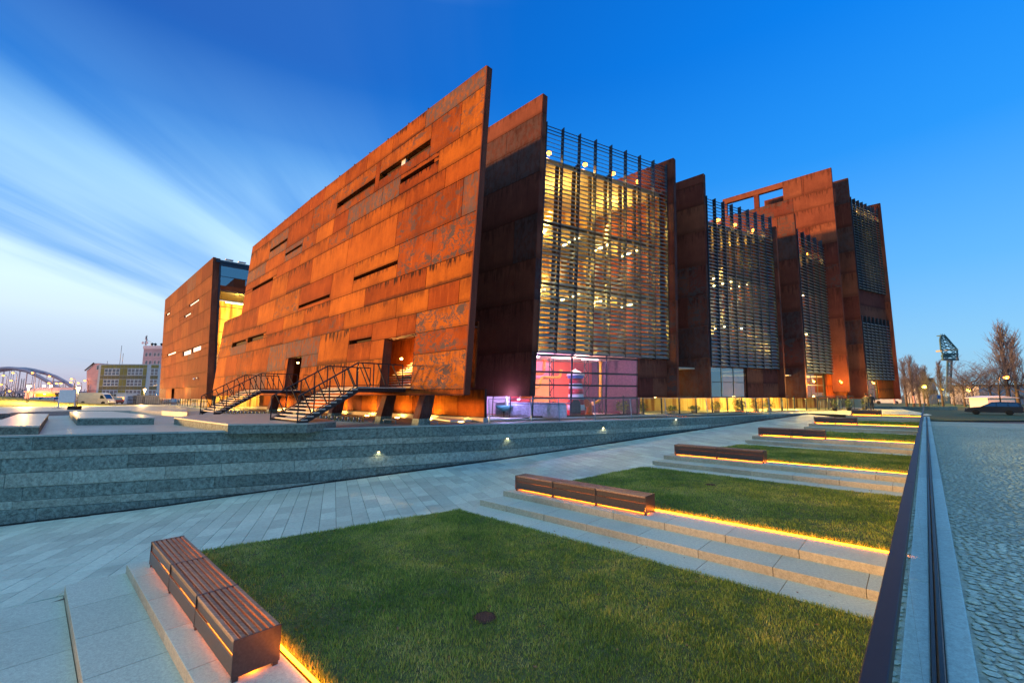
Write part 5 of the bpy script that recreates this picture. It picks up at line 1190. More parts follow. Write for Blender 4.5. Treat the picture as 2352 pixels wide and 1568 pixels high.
# ------------------------------------------------------------------ vehicles (local axes: x forward, y left)
M['tyre'] = plain('tyre_rubber', (.02, .02, .02), .85); M['rim'] = plain('alloy_rim', (.55, .55, .56), .3, .9, .1); M['carglass'] = glass('car_window', (.10, .14, .16), .14); M['headlight'] = glass('headlight_glass', (.7, .7, .7), .25); M['taillight'] = plain('tail_light_red', (.45, .02, .02), .3); M['plastic'] = plain('black_plastic', (.03, .03, .032), .6)
def paint(name, c): 
    m = plain(name, c, .28, .15, .05, 2); m.node_tree.nodes['Principled BSDF'].inputs['Coat Weight'].default_value = .6; return m
def vehicle(name, loc, rz, label, cat, body, cabin, wins, wheels, wr, width, col_, group=None, extra=None):
    """body and cabin are side outlines (x, z); the cabin narrows towards the roof"""
    t = thing(name, (0, 0, 0), label, cat, group); pm = paint(name + '_paint', col_); w_ = width / 2
    zt = max(z for _, z in cabin); zb = min(z for _, z in cabin)
    def yat(z): return w_ * (.985 - (.17 if cat == 'car' else .05) * max(0, (z - zb) / (zt - zb)))
    m = MB(); n = len(body)
    inset = .06
    rings = [[(x, -w_ + inset, z) for x, z in body], [(x, -w_, z) for x, z in body], [(x, w_, z) for x, z in body], [(x, w_ - inset, z) for x, z in body]]
    cx = sum(x for x, _ in body) / n; cz = sum(z for _, z in body) / n
    rings[0] = [(cx + (x - cx) * .985, -w_, cz + (z - cz) * .95) for x, z in body]; rings[1] = [(x, -w_ + inset, z) for x, z in body]; rings[2] = [(x, w_ - inset, z) for x, z in body]; rings[3] = [(cx + (x - cx) * .985, w_, cz + (z - cz) * .95) for x, z in body]
    b = 0
    for rg in rings: m.v += rg
    for k in range(3):
        for i in range(n):
            j = (i + 1) % n; m.f.append((k * n + i, k * n + j, (k + 1) * n + j, (k + 1) * n + i)); m.m.append(0); m.sm.append(False)
    m.f.append(tuple(range(n))); m.m.append(0); m.sm.append(False); m.f.append(tuple(reversed(range(3 * n, 4 * n)))); m.m.append(0); m.sm.append(False)
    bo = m.build('body', pm, t, .02)
    m = MB(); n = len(cabin); m.v = [(x, -yat(z), z) for x, z in cabin] + [(x, yat(z), z) for x, z in cabin]
    for i in range(n): j = (i + 1) % n; m.f.append((i, j, n + j, n + i)); m.m.append(0); m.sm.append(False)
    m.f += [tuple(range(n)), tuple(reversed(range(n, 2 * n)))]; m.m += [0, 0]; m.sm += [False, False]; m.build('cabin', pm, t, .03)
    for wn_ in wins:
        if wn_[0] == 'side':
            for sg in (-1, 1):
                m = MB(); pts = [(x, sg * (yat(z) + .006), z) for x, z in wn_[1]]; m.face(pts if sg < 0 else list(reversed(pts))); m.build('window', M['carglass'], t)
        else:
            (x0, z0), (x1, z1) = wn_[1]; dx_ = .012 * (1 if wn_[2] > 0 else -1); m = MB(); m.face([(x0 + dx_, -yat(z0) + .08, z0), (x0 + dx_, yat(z0) - .08, z0), (x1 + dx_, yat(z1) - .10, z1), (x1 + dx_, -yat(z1) + .10, z1)]); m.build('windscreen', M['carglass'], t)
    for x in wheels:
        for sg in (-1, 1):
            ax = (V(1, 0, 0), V(0, 0, 1), V(0, -sg * -1, 0)); c = (x, sg * (w_ - .18), wr); ax = (V(1, 0, 0), V(0, 0, -sg), V(0, sg, 0))
            wo_ = MB().lathe([(wr * .62, .0), (wr, .02), (wr, .17), (wr * .92, .20), (wr * .64, .20)], c, 18, ax).build('wheel', M['tyre'], t)
            rm = MB().lathe([(wr * .66, .19), (wr * .60, .195), (wr * .55, .16), (wr * .2, .17), (0, .185)], c, 18, ax)
            for k in range(5):
                a = 2 * math.pi * k / 5; rm.box(Vector(c) + V(math.cos(a) * wr * .36, sg * .185, math.sin(a) * wr * .36), wr * .44, .02, .06, (V(math.cos(a), 0, math.sin(a)), V(0, 1, 0), V(-math.sin(a), 0, math.cos(a))))
            rm.build('rim', M['rim'], wo_)
            MB().lathe([(wr * 1.12, .165), (wr * 1.12, .195), (0, .195)], c, 18, ax).build('wheel_arch', M['plastic'], bo)
    xs = [x for x, _ in body]; xf, xb = max(xs), min(xs); zl = .62 if cat == 'car' else .78
    for sg in (-1, 1):
        MB().box((xf - .10, sg * (w_ - .26), zl), .20, .42, .15).build('headlight', M['headlight'], t, .02); MB().box((xb + .04, sg * (w_ - .16), zl + .12), .10, .20, .26).build('taillight', M['taillight'], t); MB().box((lerp(xb, xf, .66), sg * (w_ + .06), .98 if cat == 'car' else 1.25), .12, .14, .12).build('mirror', pm, t, .02)
    MB().box((xf - .02, 0, .36), .10, width * .9, .16).build('bumper', M['plastic'], t, .02); MB().box((xb + .02, 0, .40), .10, width * .9, .16).build('bumper', M['plastic'], t, .02)
    for x in (lerp(xb, xf, .42), lerp(xb, xf, .60)):
        for sg in (-1, 1): MB().box((x, sg * (w_ + .004), .80), .16, .02, .03).build('door_handle', M['plastic'], t)
    t.location = loc; t.rotation_euler = (0, 0, rz); return t
wagon_body = [(-2.35, .30), (-2.38, .55), (-2.36, .92), (-.2, .94), (.75, .92), (1.5, .84), (2.1, .72), (2.33, .58), (2.36, .36), (2.2, .24), (-2.2, .24)]
wagon_cab = [(-2.33, .90), (-2.10, 1.36), (-1.9, 1.43), (-.6, 1.46), (.05, 1.42), (.95, .90)]
wagon_win = [('side', [(-2.12, .97), (-1.95, 1.34), (-1.28, 1.37), (-1.28, .97)]), ('side', [(-1.2, .97), (-1.2, 1.37), (-.35, 1.38), (-.35, .97)]), ('side', [(-.27, .97), (-.27, 1.38), (.05, 1.35), (.72, .97)]), ('ws', ((.93, .93), (.10, 1.39)), 1), ('ws', ((-2.335, .95), (-2.12, 1.34)), -1)]
fwp = at(2243, 950.5, 54); u = V(-.67, .74, 0); c_ = V(fwp.x, fwp.y, fwp.z) - u * 1.42
vehicle('station_wagon', c_, math.atan2(u.y, u.x), 'dark navy station wagon parked at the right picture edge beyond the cobbles', 'car', wagon_body, wagon_cab, wagon_win, (-1.28, 1.42), .31, 1.72, (.012, .018, .032))
pz = at(2200, 952.5, 54).z
m = MB(); g0 = V(fwp.x, fwp.y, 0); m.face([V(8, 43, pz - .004), V(160, 20, pz - .004), V(160, 100, pz - .004), V(8, 100, pz - .004)]); struct('road', m, M['asphalt'])
sed_body = [(-2.1, .28), (-2.15, .55), (-2.12, .86), (-.9, .92), (.7, .90), (1.5, .80), (2.05, .66), (2.12, .36), (2.0, .22), (-2.0, .22)]
sed_cab = [(-1.75, .88), (-1.05, 1.36), (-.1, 1.42), (.3, 1.36), (1.05, .88)]
sed_win = [('side', [(-1.45, .94), (-1.0, 1.30), (-.42, 1.34), (-.42, .94)]), ('side', [(-.35, .94), (-.35, 1.34), (.25, 1.31), (.82, .94)]), ('ws', ((1.03, .91), (.33, 1.33)), 1), ('ws', ((-1.73, .91), (-1.08, 1.33)), -1)]
p = at(2038, 927.5, 86); vehicle('saloon_car', (p.x, p.y, p.z), math.radians(140), 'small white car far away on the road right of the entrance', 'car', sed_body, sed_cab, sed_win, (-1.3, 1.3), .30, 1.7, (.75, .76, .78))
p = at(264, 927, 98); vehicle('saloon_car', (p.x, p.y, p.z), math.radians(150), 'dark red car half hidden behind the nose of the cream van', 'car', sed_body, sed_cab, sed_win, (-1.3, 1.3), .30, 1.7, (.16, .02, .02))
p = at(78, 925.5, 104); vehicle('parked_car', (p.x, p.y, p.z), math.radians(172), 'silver-blue estate car parked behind the barrier, the left of two', 'car', wagon_body, wagon_cab, wagon_win, (-1.28, 1.42), .31, 1.72, (.25, .32, .42), 'cars parked behind the barrier')
p = at(112, 926, 100); vehicle('parked_car', (p.x, p.y, p.z), math.radians(172), 'silver-blue estate car parked behind the barrier, the right of two', 'car', wagon_body, wagon_cab, wagon_win, (-1.28, 1.42), .31, 1.72, (.30, .36, .44), 'cars parked behind the barrier')
van_body = [(-3.1, .36), (-3.12, 1.0), (-3.1, 1.25), (1.5, 1.25), (2.35, 1.12), (2.75, .85), (2.80, .45), (2.6, .32), (-3.0, .32)]
van_cab = [(-3.1, 1.2), (-3.06, 2.42), (-2.9, 2.5), (.95, 2.5), (1.45, 2.32), (2.25, 1.2)]
van_win = [('side', [(1.05, 1.32), (1.05, 1.98), (1.45, 1.98), (1.92, 1.32)]), ('ws', ((2.2, 1.26), (1.55, 2.18)), 1)]
p = at(224, 929.5, 92); vehicle('delivery_van', (p.x, p.y, p.z), math.radians(6), 'cream high-roof delivery van parked side-on left of the museum wing', 'van', van_body, van_cab, van_win, (-2.1, 1.75), .36, 1.95, (.72, .62, .44))
p = at(187, 929, 97); vehicle('delivery_van', (p.x, p.y, p.z), math.radians(-100), 'white van seen from behind, partly hidden by the cream van', 'van', van_body, van_cab, van_win, (-2.1, 1.75), .36, 1.95, (.72, .74, .78))

# ------------------------------------------------------------------ lamps
def lamp(px, py, Y, zbase, label, style='arm', mat='lamp_sodium', energy=0, colr=(1, .5, .12), r=.22):
    hd = at(px, py, Y); t = thing('street_lamp', (hd.x, hd.y, zbase), label, 'street lamp', 'lit street lamps')
    if style == 'post':
        MB().lathe([(.16, 0), (.15, .12), (.0, .12)], (hd.x, hd.y, zbase), 8).build('base', M['darkmetal'], t)
        for s_ in (-.10, .10): MB().bar((hd.x + s_ * 1.2, hd.y, zbase), (hd.x + s_, hd.y, hd.z + .1), .06).build('post', M['darkmetal'], t)
        MB().lathe([(r * 1.3, .30), (r * 1.1, .36), (0, .42)], (hd.x, hd.y, hd.z - .05), 10).build('cap', M['darkmetal'], t)
    else:
        sx_ = .9 if px < 1176 else -.9
        MB().tube([(hd.x + sx_ * 1.3, hd.y + .3, zbase), (hd.x + sx_ * 1.15, hd.y + .3, hd.z - .5), (hd.x + sx_ * .9, hd.y + .25, hd.z + .15), (hd.x, hd.y, hd.z + .16)], [.10, .07, .055, .05], 6).build('pole', M['steel'], t)
        MB().box((hd.x, hd.y, hd.z + .13), r * 3.4, .3, .12).build('hood', M['steel'], t)
    MB().lathe([(0, -r * .8), (r * .75, -r * .5), (r, 0), (r * .75, r * .5), (0, r * .6)], (hd.x, hd.y, hd.z), 12).build('lantern', M[mat], t)
    if energy: plight(V(hd.x, hd.y - .1, hd.z - r - .15), energy, colr, .2, 'street_light')
lamp(67, 886.6, 67, -.0, 'tall twin-post lamp glowing beside the grass mound', 'post', 'lamp_warm', 4500, (1, .6, .18), .26)
lamp(180, 891, 68, -.0, 'twin-post lamp glowing right behind the blank white board', 'post', 'lamp_warm', 4500, (1, .6, .18), .26)
lamp(332.4, 894.3, 90, -.45, 'twin-post lamp glowing in front of the green-panelled building', 'post', 'lamp_warm', 4000, (1, .6, .18), .24)
far = [(7.7, 862, 150), (30, 856, 140), (25.6, 873.8, 170), (74.7, 856, 160), (113.6, 863.6, 150), (112.5, 879.5, 190), (130, 880, 180), (140, 880, 185), (164.4, 870, 150), (163, 877.7, 165), (180, 879.4, 160), (195, 873.8, 145), (22, 897.7, 150), (3, 883, 120)]
lab = ['leftmost lamp under the bridge arch', 'tall bent-arm lamp left of the bridge arch', 'low lamp under the left part of the bridge arch', 'lamp at the crown of the bridge arch', 'lamp on the right flank of the bridge arch', 'distant lamp under the right flank of the arch', 'left lamp of a distant pair right of the arch', 'right lamp of a distant pair right of the arch', 'upper lamp above the arch end', 'lamp just below the one above the arch end', 'lamp above the twin-post lamp near the board', 'lamp beside the pink house', 'short lamp beyond the grass mound', 'lamp at the very left picture edge']
for (x, y, Y), l in zip(far, lab): lamp(x, y, Y, -1, 'orange street lamp, ' + l, 'arm', 'lamp_sodium', 0, r=.34 * Y / 150)
for x, l in ((102, 'left of two white floodlights beyond the barrier'), (116.7, 'right of two white floodlights beyond the barrier')): lamp(x, 885.8, 170, -1, 'white floodlight, ' + l, 'arm', 'lamp_white', 0, r=.32)
for x, y, Y, mt, r, l in ((2122.6, 887.7, 95, 'lamp_yellow', .42, 'yellow street lamp just right of the last museum wall'), (2164.7, 894, 110, 'lamp_yellow', .30, 'small yellow street lamp below the crane'), (2225.5, 894.9, 95, 'lamp_yellow', .40, 'yellow street lamp in front of the spreading bare tree'), (2311, 866, 70, 'lamp_red', .34, 'orange-red street lamp above the navy station wagon'), (2098, 898.5, 120, 'lamp_yellow', .14, 'tiny yellow lamp close to the last museum wall'), (2191.6, 901.5, 130, 'lamp_yellow', .12, 'tiny yellow lamp between the crane and the spreading tree')):
    lamp(x, y, Y, -.8, l, 'arm', mt, 900 if mt == 'lamp_red' else 500, (1, .35, .06) if mt == 'lamp_red' else (1, .75, .1), r)

# ------------------------------------------------------------------ left background
p0 = at(137, 895, 48); p1 = at(171, 924, 48); t = thing('notice_board', (p0.x, 48, .2), 'blank white notice board on two pale posts on the square', 'sign')
MB().b2((p0.x, 47.97, p1.z), (p1.x, 48.03, p0.z)).build('board', M['white'], t, .01)
for x in (p0.x + .02, p1.x - .02): MB().bar((x, 48.06, .1), (x, 48.06, p0.z + .05), .07).build('post', M['white'], t)
MB().box((p0.x - .05, 48, .2), .55, .5, .2).build('foot', M['concrete'], t, .02)
p0 = at(154.6, 932, 41); p1 = at(172.6, 943, 41); t = thing('litter_bin', (p0.x, 41, p1.z), 'squat dark box-shaped bin in front of the blank white board', 'bin')
MB().b2((p0.x, 41, p1.z), (p1.x, 41.6, p0.z - .03)).build('body', M['darkmetal'], t, .02); MB().b2((p0.x - .02, 40.98, p0.z - .03), (p1.x + .02, 41.62, p0.z)).build('lid', M['steel'], t, .01)
m = MB(); nx, ny = 26, 12; hx0, hx1, hy0, hy1 = -112, -64, 54, 82
tm = NT('mown_bank'); gn = tm.noise(tm.coord(), 2.5, 6, .7); tm.bump(tm.noise(tm.coord(), 9, 4), .8, .1); M['bank'] = tm.done(tm.mix(tm.step(gn, .3, .7), (.11, .12, .02), (.24, .22, .04)), .9)
def hz(x, y): return -.05 + 4.2 * max(0, min(1, (-64 - x) / 38)) ** 1.4 * math.sin(math.pi * max(0, min(1, (y - hy0) / (hy1 - hy0)))) ** .8
for i in range(nx):
    for j in range(ny):
        xs = [lerp(hx0, hx1, (i + a) / nx) for a in (0, 1)]; ys = [lerp(hy0, hy1, (j + b) / ny) for b in (0, 1)]
        m.face([(xs[0], ys[0], hz(xs[0], ys[0])), (xs[1], ys[0], hz(xs[1], ys[0])), (xs[1], ys[1], hz(xs[1], ys[1])), (xs[0], ys[1], hz(xs[0], ys[1]))]); m.sm[-1] = True
struct('hill', m, M['bank'])
# concrete barrier
for k in range(9):
    a, b = at(84 + k * 10, 922, 90), at(84 + k * 10 + 9.7, 922, 90)
    if k == 0: bw = thing('concrete_barrier', (a.x, 90, -.3), 'low grey concrete barrier between the parked cars and the white board', 'barrier')
    MB().b2((a.x, 90, -.4), (b.x, 90.3, a.z)).build('segment', M['concrete'], bw)
# green-panelled office block
M['olive'] = plain('olive_panel', (.27, .23, .05), .5, 0, .15, .6); M['olive2'] = plain('dark_olive_panel', (.18, .15, .065), .5, 0, .15, .6); M['paleframe'] = plain('pale_frame', (.58, .61, .62), .6, 0, .08, 1); M['farglass'] = glass('office_glass', (.22, .24, .28), .10)
Yb = 140; gL, gR = at(228, 836, Yb), at(367, 836, Yb); zt_b = gL.z; zb_b = -1.0
ob = thing('office_building', ((gL.x + gR.x) / 2, Yb, zb_b), 'three-storey office block with olive green panels and white window frames', 'building')
MB().b2((gL.x, Yb, zb_b), (gR.x + 6, Yb + 14, zt_b)).build('wall', M['paleframe'], ob)
ncol = 15; px_l = [lerp(gL.x + .7, gR.x - .2, i / ncol) for i in range(ncol + 1)]
rowz = []; zc = zt_b - .2
for h_ in (1.15, 2.3, 1.2, 2.2, 1.2, 2.2, 1.2): rowz.append((zc - h_, zc)); zc -= h_
def opanel(i, z0, z1, mt): MB().b2((px_l[i] + .05, Yb - .06, z0 + .05), (px_l[i + 1] - .05, Yb + .02, z1 - .05)).build('panel', M[mt], ob)
winrow = {1: [(1, 3), (3, 5), (7, 9), (9, 11), (13, 14), (14, 15)], 3: [(1, 3), (3, 5), (7, 9), (9, 11), (13, 14), (14, 15)], 5: [(1, 3), (3, 5), (7, 9), (9, 11), (13, 14), (14, 15)]}
for r_, (z0, z1) in enumerate(rowz):
    if r_ in winrow:
        used = set()
        for a, b in winrow[r_]:
            used |= set(range(a, b)); x0, x1 = px_l[a] + .06, px_l[b] - .06; wf = MB().b2((x0, Yb - .05, z0 + .05), (x1, Yb + .01, z1 - .05)).build('window', M['white'], ob)
            for i in range(b - a):
                for (q0, q1_) in ((z0 + .2, z0 + .9), (z0 + 1.05, z1 - .2)):
                    xa, xb = lerp(x0, x1, i / (b - a)) + .1, lerp(x0, x1, (i + 1) / (b - a)) - .1; MB().face([(xa, Yb - .062, q0), (xb, Yb - .062, q0), (xb, Yb - .062, q1_), (xa, Yb - .062, q1_)]).build('pane', M['farglass'], wf)
        for i in range(ncol):
            if i not in used and i != 12: opanel(i, z0, z1, 'olive')
    else:
        for i in range(ncol):
            if i != 12: opanel(i, z0, z1, 'olive' if r_ == 0 else 'olive2')
for k, (px, h_) in enumerate(((275, 5), (280.5, 3), (246, 1))): MB().tube([(at(px, 836, Yb + 4).x, Yb + 4, zt_b), (at(px, 836, Yb + 4).x, Yb + 4, zt_b + h_ * 1.3)], .06, 5).build('antenna', M['steel'], ob)
# pale tower block behind
M['paleblock'] = plain('pale_render', (.36, .345, .37), .8, 0, .12, .4); Yt = 190; a, b = at(331, 795, Yt), at(380, 795, Yt)
tb = thing('tower_block', ((a.x + b.x) / 2, Yt, -1), 'pale grey tower block with paired windows behind the office block', 'building'); MB().b2((a.x, Yt, -1), (b.x, Yt + 14, a.z)).build('wall', M['paleblock'], tb); MB().b2((a.x - .2, Yt - .2, a.z - 1.2), (b.x, Yt + 14, a.z + .2)).build('parapet', M['paleframe'], tb)
for zy in (814, 832, 850):
    for x in (336.5, 345, 356, 364.5, 373):
        c = at(x, zy, Yt); wf = MB().box((c.x, Yt - .02, c.z), 1.2, .12, 1.8).build('window', M['paleframe'], tb); MB().face([(c.x - .48, Yt - .09, c.z - .75), (c.x + .48, Yt - .09, c.z - .75), (c.x + .48, Yt - .09, c.z + .75), (c.x - .48, Yt - .09, c.z + .75)]).build('pane', M['farglass'], wf)
mx = at(337.5, 770, Yt + 3); ma = thing('antenna_mast', (mx.x, Yt + 3, a.z), 'rooftop antenna mast with dishes on the pale tower block', 'antenna'); MB().tube([(mx.x, Yt + 3, a.z), (mx.x, Yt + 3, mx.z)], .16, 6).build('mast', M['steel'], ma)
for k in range(3): MB().box((mx.x + (.35 if k % 2 else -.35), Yt + 2.9, mx.z - 1.2 - k * 1.1), .25, .2, 1.6).build('antenna_panel', M['paleframe'], ma)
for s_ in (-1, 1): MB().lathe([(0, 0), (.5, .1), (.6, .3)], (mx.x + s_ * .9, Yt + 2.6, a.z + 1.8), 10, (V(1, 0, 0), V(0, 0, 1), V(0, -1, 0))).build('dish', M['paleframe'], ma)
MB().tube([(mx.x, Yt + 3, mx.z - 2), (mx.x + 6.5, Yt + 3, a.z)], .05, 4).build('stay', M['steel'], ma)
for k, x in enumerate((349, 356.5, 371)):
    c = at(x, 794, Yt + 2); v_t = thing('roof_ventilator', (c.x, Yt + 2, a.z), ['left roof ventilator cowl on the tower block', 'middle roof ventilator cowl on the tower block', 'right roof ventilator cowl on the tower block'][k], 'ventilator', 'ventilators on the tower block'); MB().lathe([(.3, 0), (.3, .7)], (c.x, Yt + 2, a.z + .2), 8).build('pipe', M['steel'], v_t); MB().lathe([(0, .6), (.55, .7), (.6, 1.0), (.3, 1.35), (0, 1.5)], (c.x, Yt + 2, a.z + .2), 10).build('cowl', M['darkmetal'], v_t)
# pink gable house
Yh = 146; M['pinkrender'] = plain('pink_render', (.55, .36, .36), .8, 0, .12, .5); ph_ = [at(199, 930, Yh), at(229, 930, Yh), at(229, 834, Yh), at(217, 834, Yh), at(199, 851, Yh)]
hh = thing('gable_house', (ph_[0].x, Yh, -1), 'pink rendered house side next to the office block', 'building'); MB().prism([Vector((p.x, Yh, max(p.z, -1))) for p in ph_], V(0, 10, 0)).build('wall', M['pinkrender'], hh)
MB().bar(V(ph_[4].x - .4, Yh - .2, ph_[4].z), V(ph_[3].x, Yh - .2, ph_[3].z + .1), .3, .3).build('roof_edge', M['steel'], hh); c = at(225, 844, Yh); wf = MB().box((c.x, Yh - .03, c.z), .9, .12, 1.6).build('window', M['paleframe'], hh); MB().face([(c.x - .33, Yh - .1, c.z - .65), (c.x + .33, Yh - .1, c.z - .65), (c.x + .33, Yh - .1, c.z + .65), (c.x - .33, Yh - .1, c.z + .65)]).build('pane', M['farglass'], wf)
for (x0, y0, x1, y1), cc, l in (((201, 884, 223, 896), (.62, .40, .40), 'upper'), ((201, 897, 222, 904), (.55, .30, .28), 'lower')):
    a, b = at(x0, y0, Yh - .5), at(x1, y1, Yh - .5); hb = thing('billboard', (a.x, Yh - .5, b.z), l + ' of two faded pink hoardings on the pink house', 'billboard'); MB().b2((a.x, Yh - .5, b.z), (b.x, Yh - .3, a.z)).build('face', plain('faded_hoarding', cc, .7, 0, .25, .5), hb); MB().b2((a.x - .1, Yh - .45, b.z - .15), (b.x + .1, Yh - .25, b.z)).build('frame', M['steel'], hb)
# kiosk, gate, wall, sign
Yk = 104; a, b = at(267, 903.5, Yk), at(288, 925, Yk); ki = thing('kiosk', (a.x, Yk, -.6), 'small white gatehouse with a lit window below the office block', 'kiosk'); MB().b2((a.x, Yk, -.7), (b.x, Yk + 3, a.z)).build('wall', M['white'], ki); MB().b2((a.x - .2, Yk - .2, a.z), (b.x + .2, Yk + 3.1, a.z + .15)).build('roof', M['paleframe'], ki)
for k in range(3): x0 = lerp(a.x, b.x, .12 + k * .26); MB().b2((x0, Yk - .03, .7), (x0 + .45, Yk + .01, 1.35)).build('window', emit('gatehouse_window', (1, .42, .12), 1.6) if k == 0 else bpy.data.materials['gatehouse_window'], ki)
a, b = at(295, 910, 103), at(311, 926, 103); ga = thing('turnstile_gate', (a.x, 103, -.6), 'black barred turnstile gate right of the gatehouse', 'gate')
for k in range(7): x0 = lerp(a.x, b.x, k / 6); MB().bar((x0, 103, -.6), (x0, 103, a.z), .07).build('bar', M['darkmetal'], ga)
for z in (a.z, .7, -.2): MB().bar((a.x - .05, 103, z), (b.x + .05, 103, z), .10).build('rail', M['darkmetal'], ga)
a, b = at(288, 908.5, 106), at(372, 928, 106); wl_ = thing('boundary_wall', (a.x, 106, -.7), 'beige boundary wall running from the gatehouse to the museum wing', 'wall'); MB().b2((a.x, 106, -.8), (b.x, 106.3, a.z)).build('wall', plain('beige_render', (.50, .40, .30), .85, 0, .15, .5), wl_); MB().b2((a.x, 105.9, a.z), (b.x, 106.4, a.z + .12)).build('coping', M['concrete'], wl_)
fe = thing('mesh_fence', (at(310, 925, 98).x, 98, -.6), 'thin wire fence in front of the beige boundary wall', 'fence')
for k in range(12): x0 = lerp(at(312, 925, 98).x, at(366, 925, 98).x, k / 11); MB().tube([(x0, 98, -.7), (x0, 98, 1.35)], .03, 5).build('post', M['steel'], fe)
for z in (1.3, .6, -.1): MB().tube([(at(312, 925, 98).x, 98, z), (at(366, 925, 98).x, 98, z)], .018, 4).build('wire', M['steel'], fe)
c = at(360, 905.5, 97); sg_ = thing('road_sign', (c.x, 97, -.6), 'square blue road sign with a white arrow near the museum wing', 'road sign'); MB().box((c.x, 97, c.z), .62, .03, .62).build('plate', plain('sign_blue', (.02, .12, .50), .4), sg_); MB().prism([(c.x - .05, 96.98, c.z - .22), (c.x + .05, 96.98, c.z - .22), (c.x + .05, 96.98, c.z), (c.x + .15, 96.98, c.z), (c.x, 96.98, c.z + .22), (c.x - .15, 96.98, c.z), (c.x - .05, 96.98, c.z)], (0, -.01, 0)).build('arrow', M['white'], sg_); MB().tube([(c.x, 97.05, -.7), (c.x, 97.05, c.z + .3)], .03, 6).build('pole', M['steel'], sg_)
# lit yellow hut and red-lit sheds under the bridge
Yy = 130; a, b = at(82, 904, Yy), at(126, 916, Yy); hu = thing('yellow_hut', (a.x, Yy, -1), 'low yellow-lit hut behind the parked cars', 'hut'); MB().b2((a.x, Yy, -1), (b.x, Yy + 4, a.z)).build('wall', plain('yellow_wall', (.75, .42, .05), .7), hu); MB().b2((a.x - .4, Yy - .5, a.z), (b.x + .4, Yy + 4.2, a.z + .4)).build('roof', M['concrete'], hu)
for k in range(4): x0 = lerp(a.x, b.x, .5 + k * .12); MB().b2((x0, Yy - .04, 0), (x0 + .6, Yy + .01, a.z - .6)).build('door', plain('door_orange', (.6, .22, .03), .6), hu)
plight(V((a.x + b.x) / 2, Yy - 4, 2.2), 1600, (1, .55, .08), .3, 'hut_light'); MB().box(((a.x + b.x) / 2, Yy - .3, a.z - .1), .5, .2, .15).build('wall_lamp', M['lamp_warm'], hu)
Ys = 165; a, b = at(60, 890, Ys), at(160, 918, Ys); sh = thing('shed', (a.x, Ys, -1), 'long low shed with a pale roof under the bridge arch', 'shed'); MB().b2((a.x, Ys, -1.2), (b.x, Ys + 8, a.z - 1.6)).build('wall', M['pinkrender'], sh); MB().prism([(a.x, Ys - .5, a.z - 1.6), (b.x, Ys - .5, a.z - 1.6), (b.x, Ys + 4, a.z), (a.x, Ys + 4, a.z)], (0, 0, .2)).build('roof', M['concrete'], sh)
plight(V(lerp(a.x, b.x, .4), Ys - 8, 4), 16000, (1, .30, .12), 1.0, 'yard_light'); plight(V(lerp(a.x, b.x, 1.1), Yh - 10, 6), 14000, (1, .34, .16), 1.0, 'yard_light')
# arch bridge
Ya = 210; br = thing('arch_bridge', (at(60, 905, Ya).x, Ya, -1), 'pale steel arch bridge with hangers at the left horizon', 'bridge'); M['bridge'] = plain('bridge_paint', (.46, .38, .40), .6, 0, .1, .2)
archs = []
for k, (pts, dY) in enumerate((([(-70, 880), (-30, 853), (0, 846.5), (20, 845.5), (35, 846.5), (60, 851), (85, 862), (110, 876), (130, 888), (142, 897)], 0), ([(-40, 868), (0, 851), (30, 846.5), (58, 847), (80, 850.5), (105, 857), (130, 866), (150, 877), (168, 890), (180, 900)], 9))):
    q_ = [at(x, y, Ya + dY) for x, y in pts]; archs.append(q_); MB().tube(q_, .85, 8).build('arch', M['bridge'], br)
dk0, dk1 = at(-60, 899, Ya + 4), at(190, 899, Ya + 4); MB().b2((dk0.x, Ya - 1, dk0.z - .9), (dk1.x, Ya + 10, dk0.z)).build('deck', M['bridge'], br)
for q_ in archs:
    for i in range(1, 14):
        t_ = i / 14 * (len(q_) - 1); j = min(int(t_), len(q_) - 2); p = q_[j].lerp(q_[j + 1], t_ - j)
        if p.z > dk0.z + 1.5: MB().tube([p, (p.x, p.y, dk0.z)], .12, 5).build('hanger', M['bridge'], br)
for i in (3, 5, 7): MB().tube([archs[0][i], archs[1][i]], .35, 6).build('cross_beam', M['bridge'], br)
# radio mast beyond the bridge
mm = at(53, 869, 260); rm_ = thing('lattice_mast', (mm.x, 260, -1), 'thin grey lattice mast behind the bridge arch', 'mast')
for s_ in (-.7, .7): MB().bar((mm.x + s_ * 1.4, 260, -1), (mm.x + s_, 260, mm.z), .18).build('leg', M['steel'], rm_)
for k in range(10): MB().bar((mm.x - 1 + .03 * k, 260, k * 1.1), (mm.x + 1 - .03 * k, 260, k * 1.1 + 1.1), .12).build('brace', M['steel'], rm_)

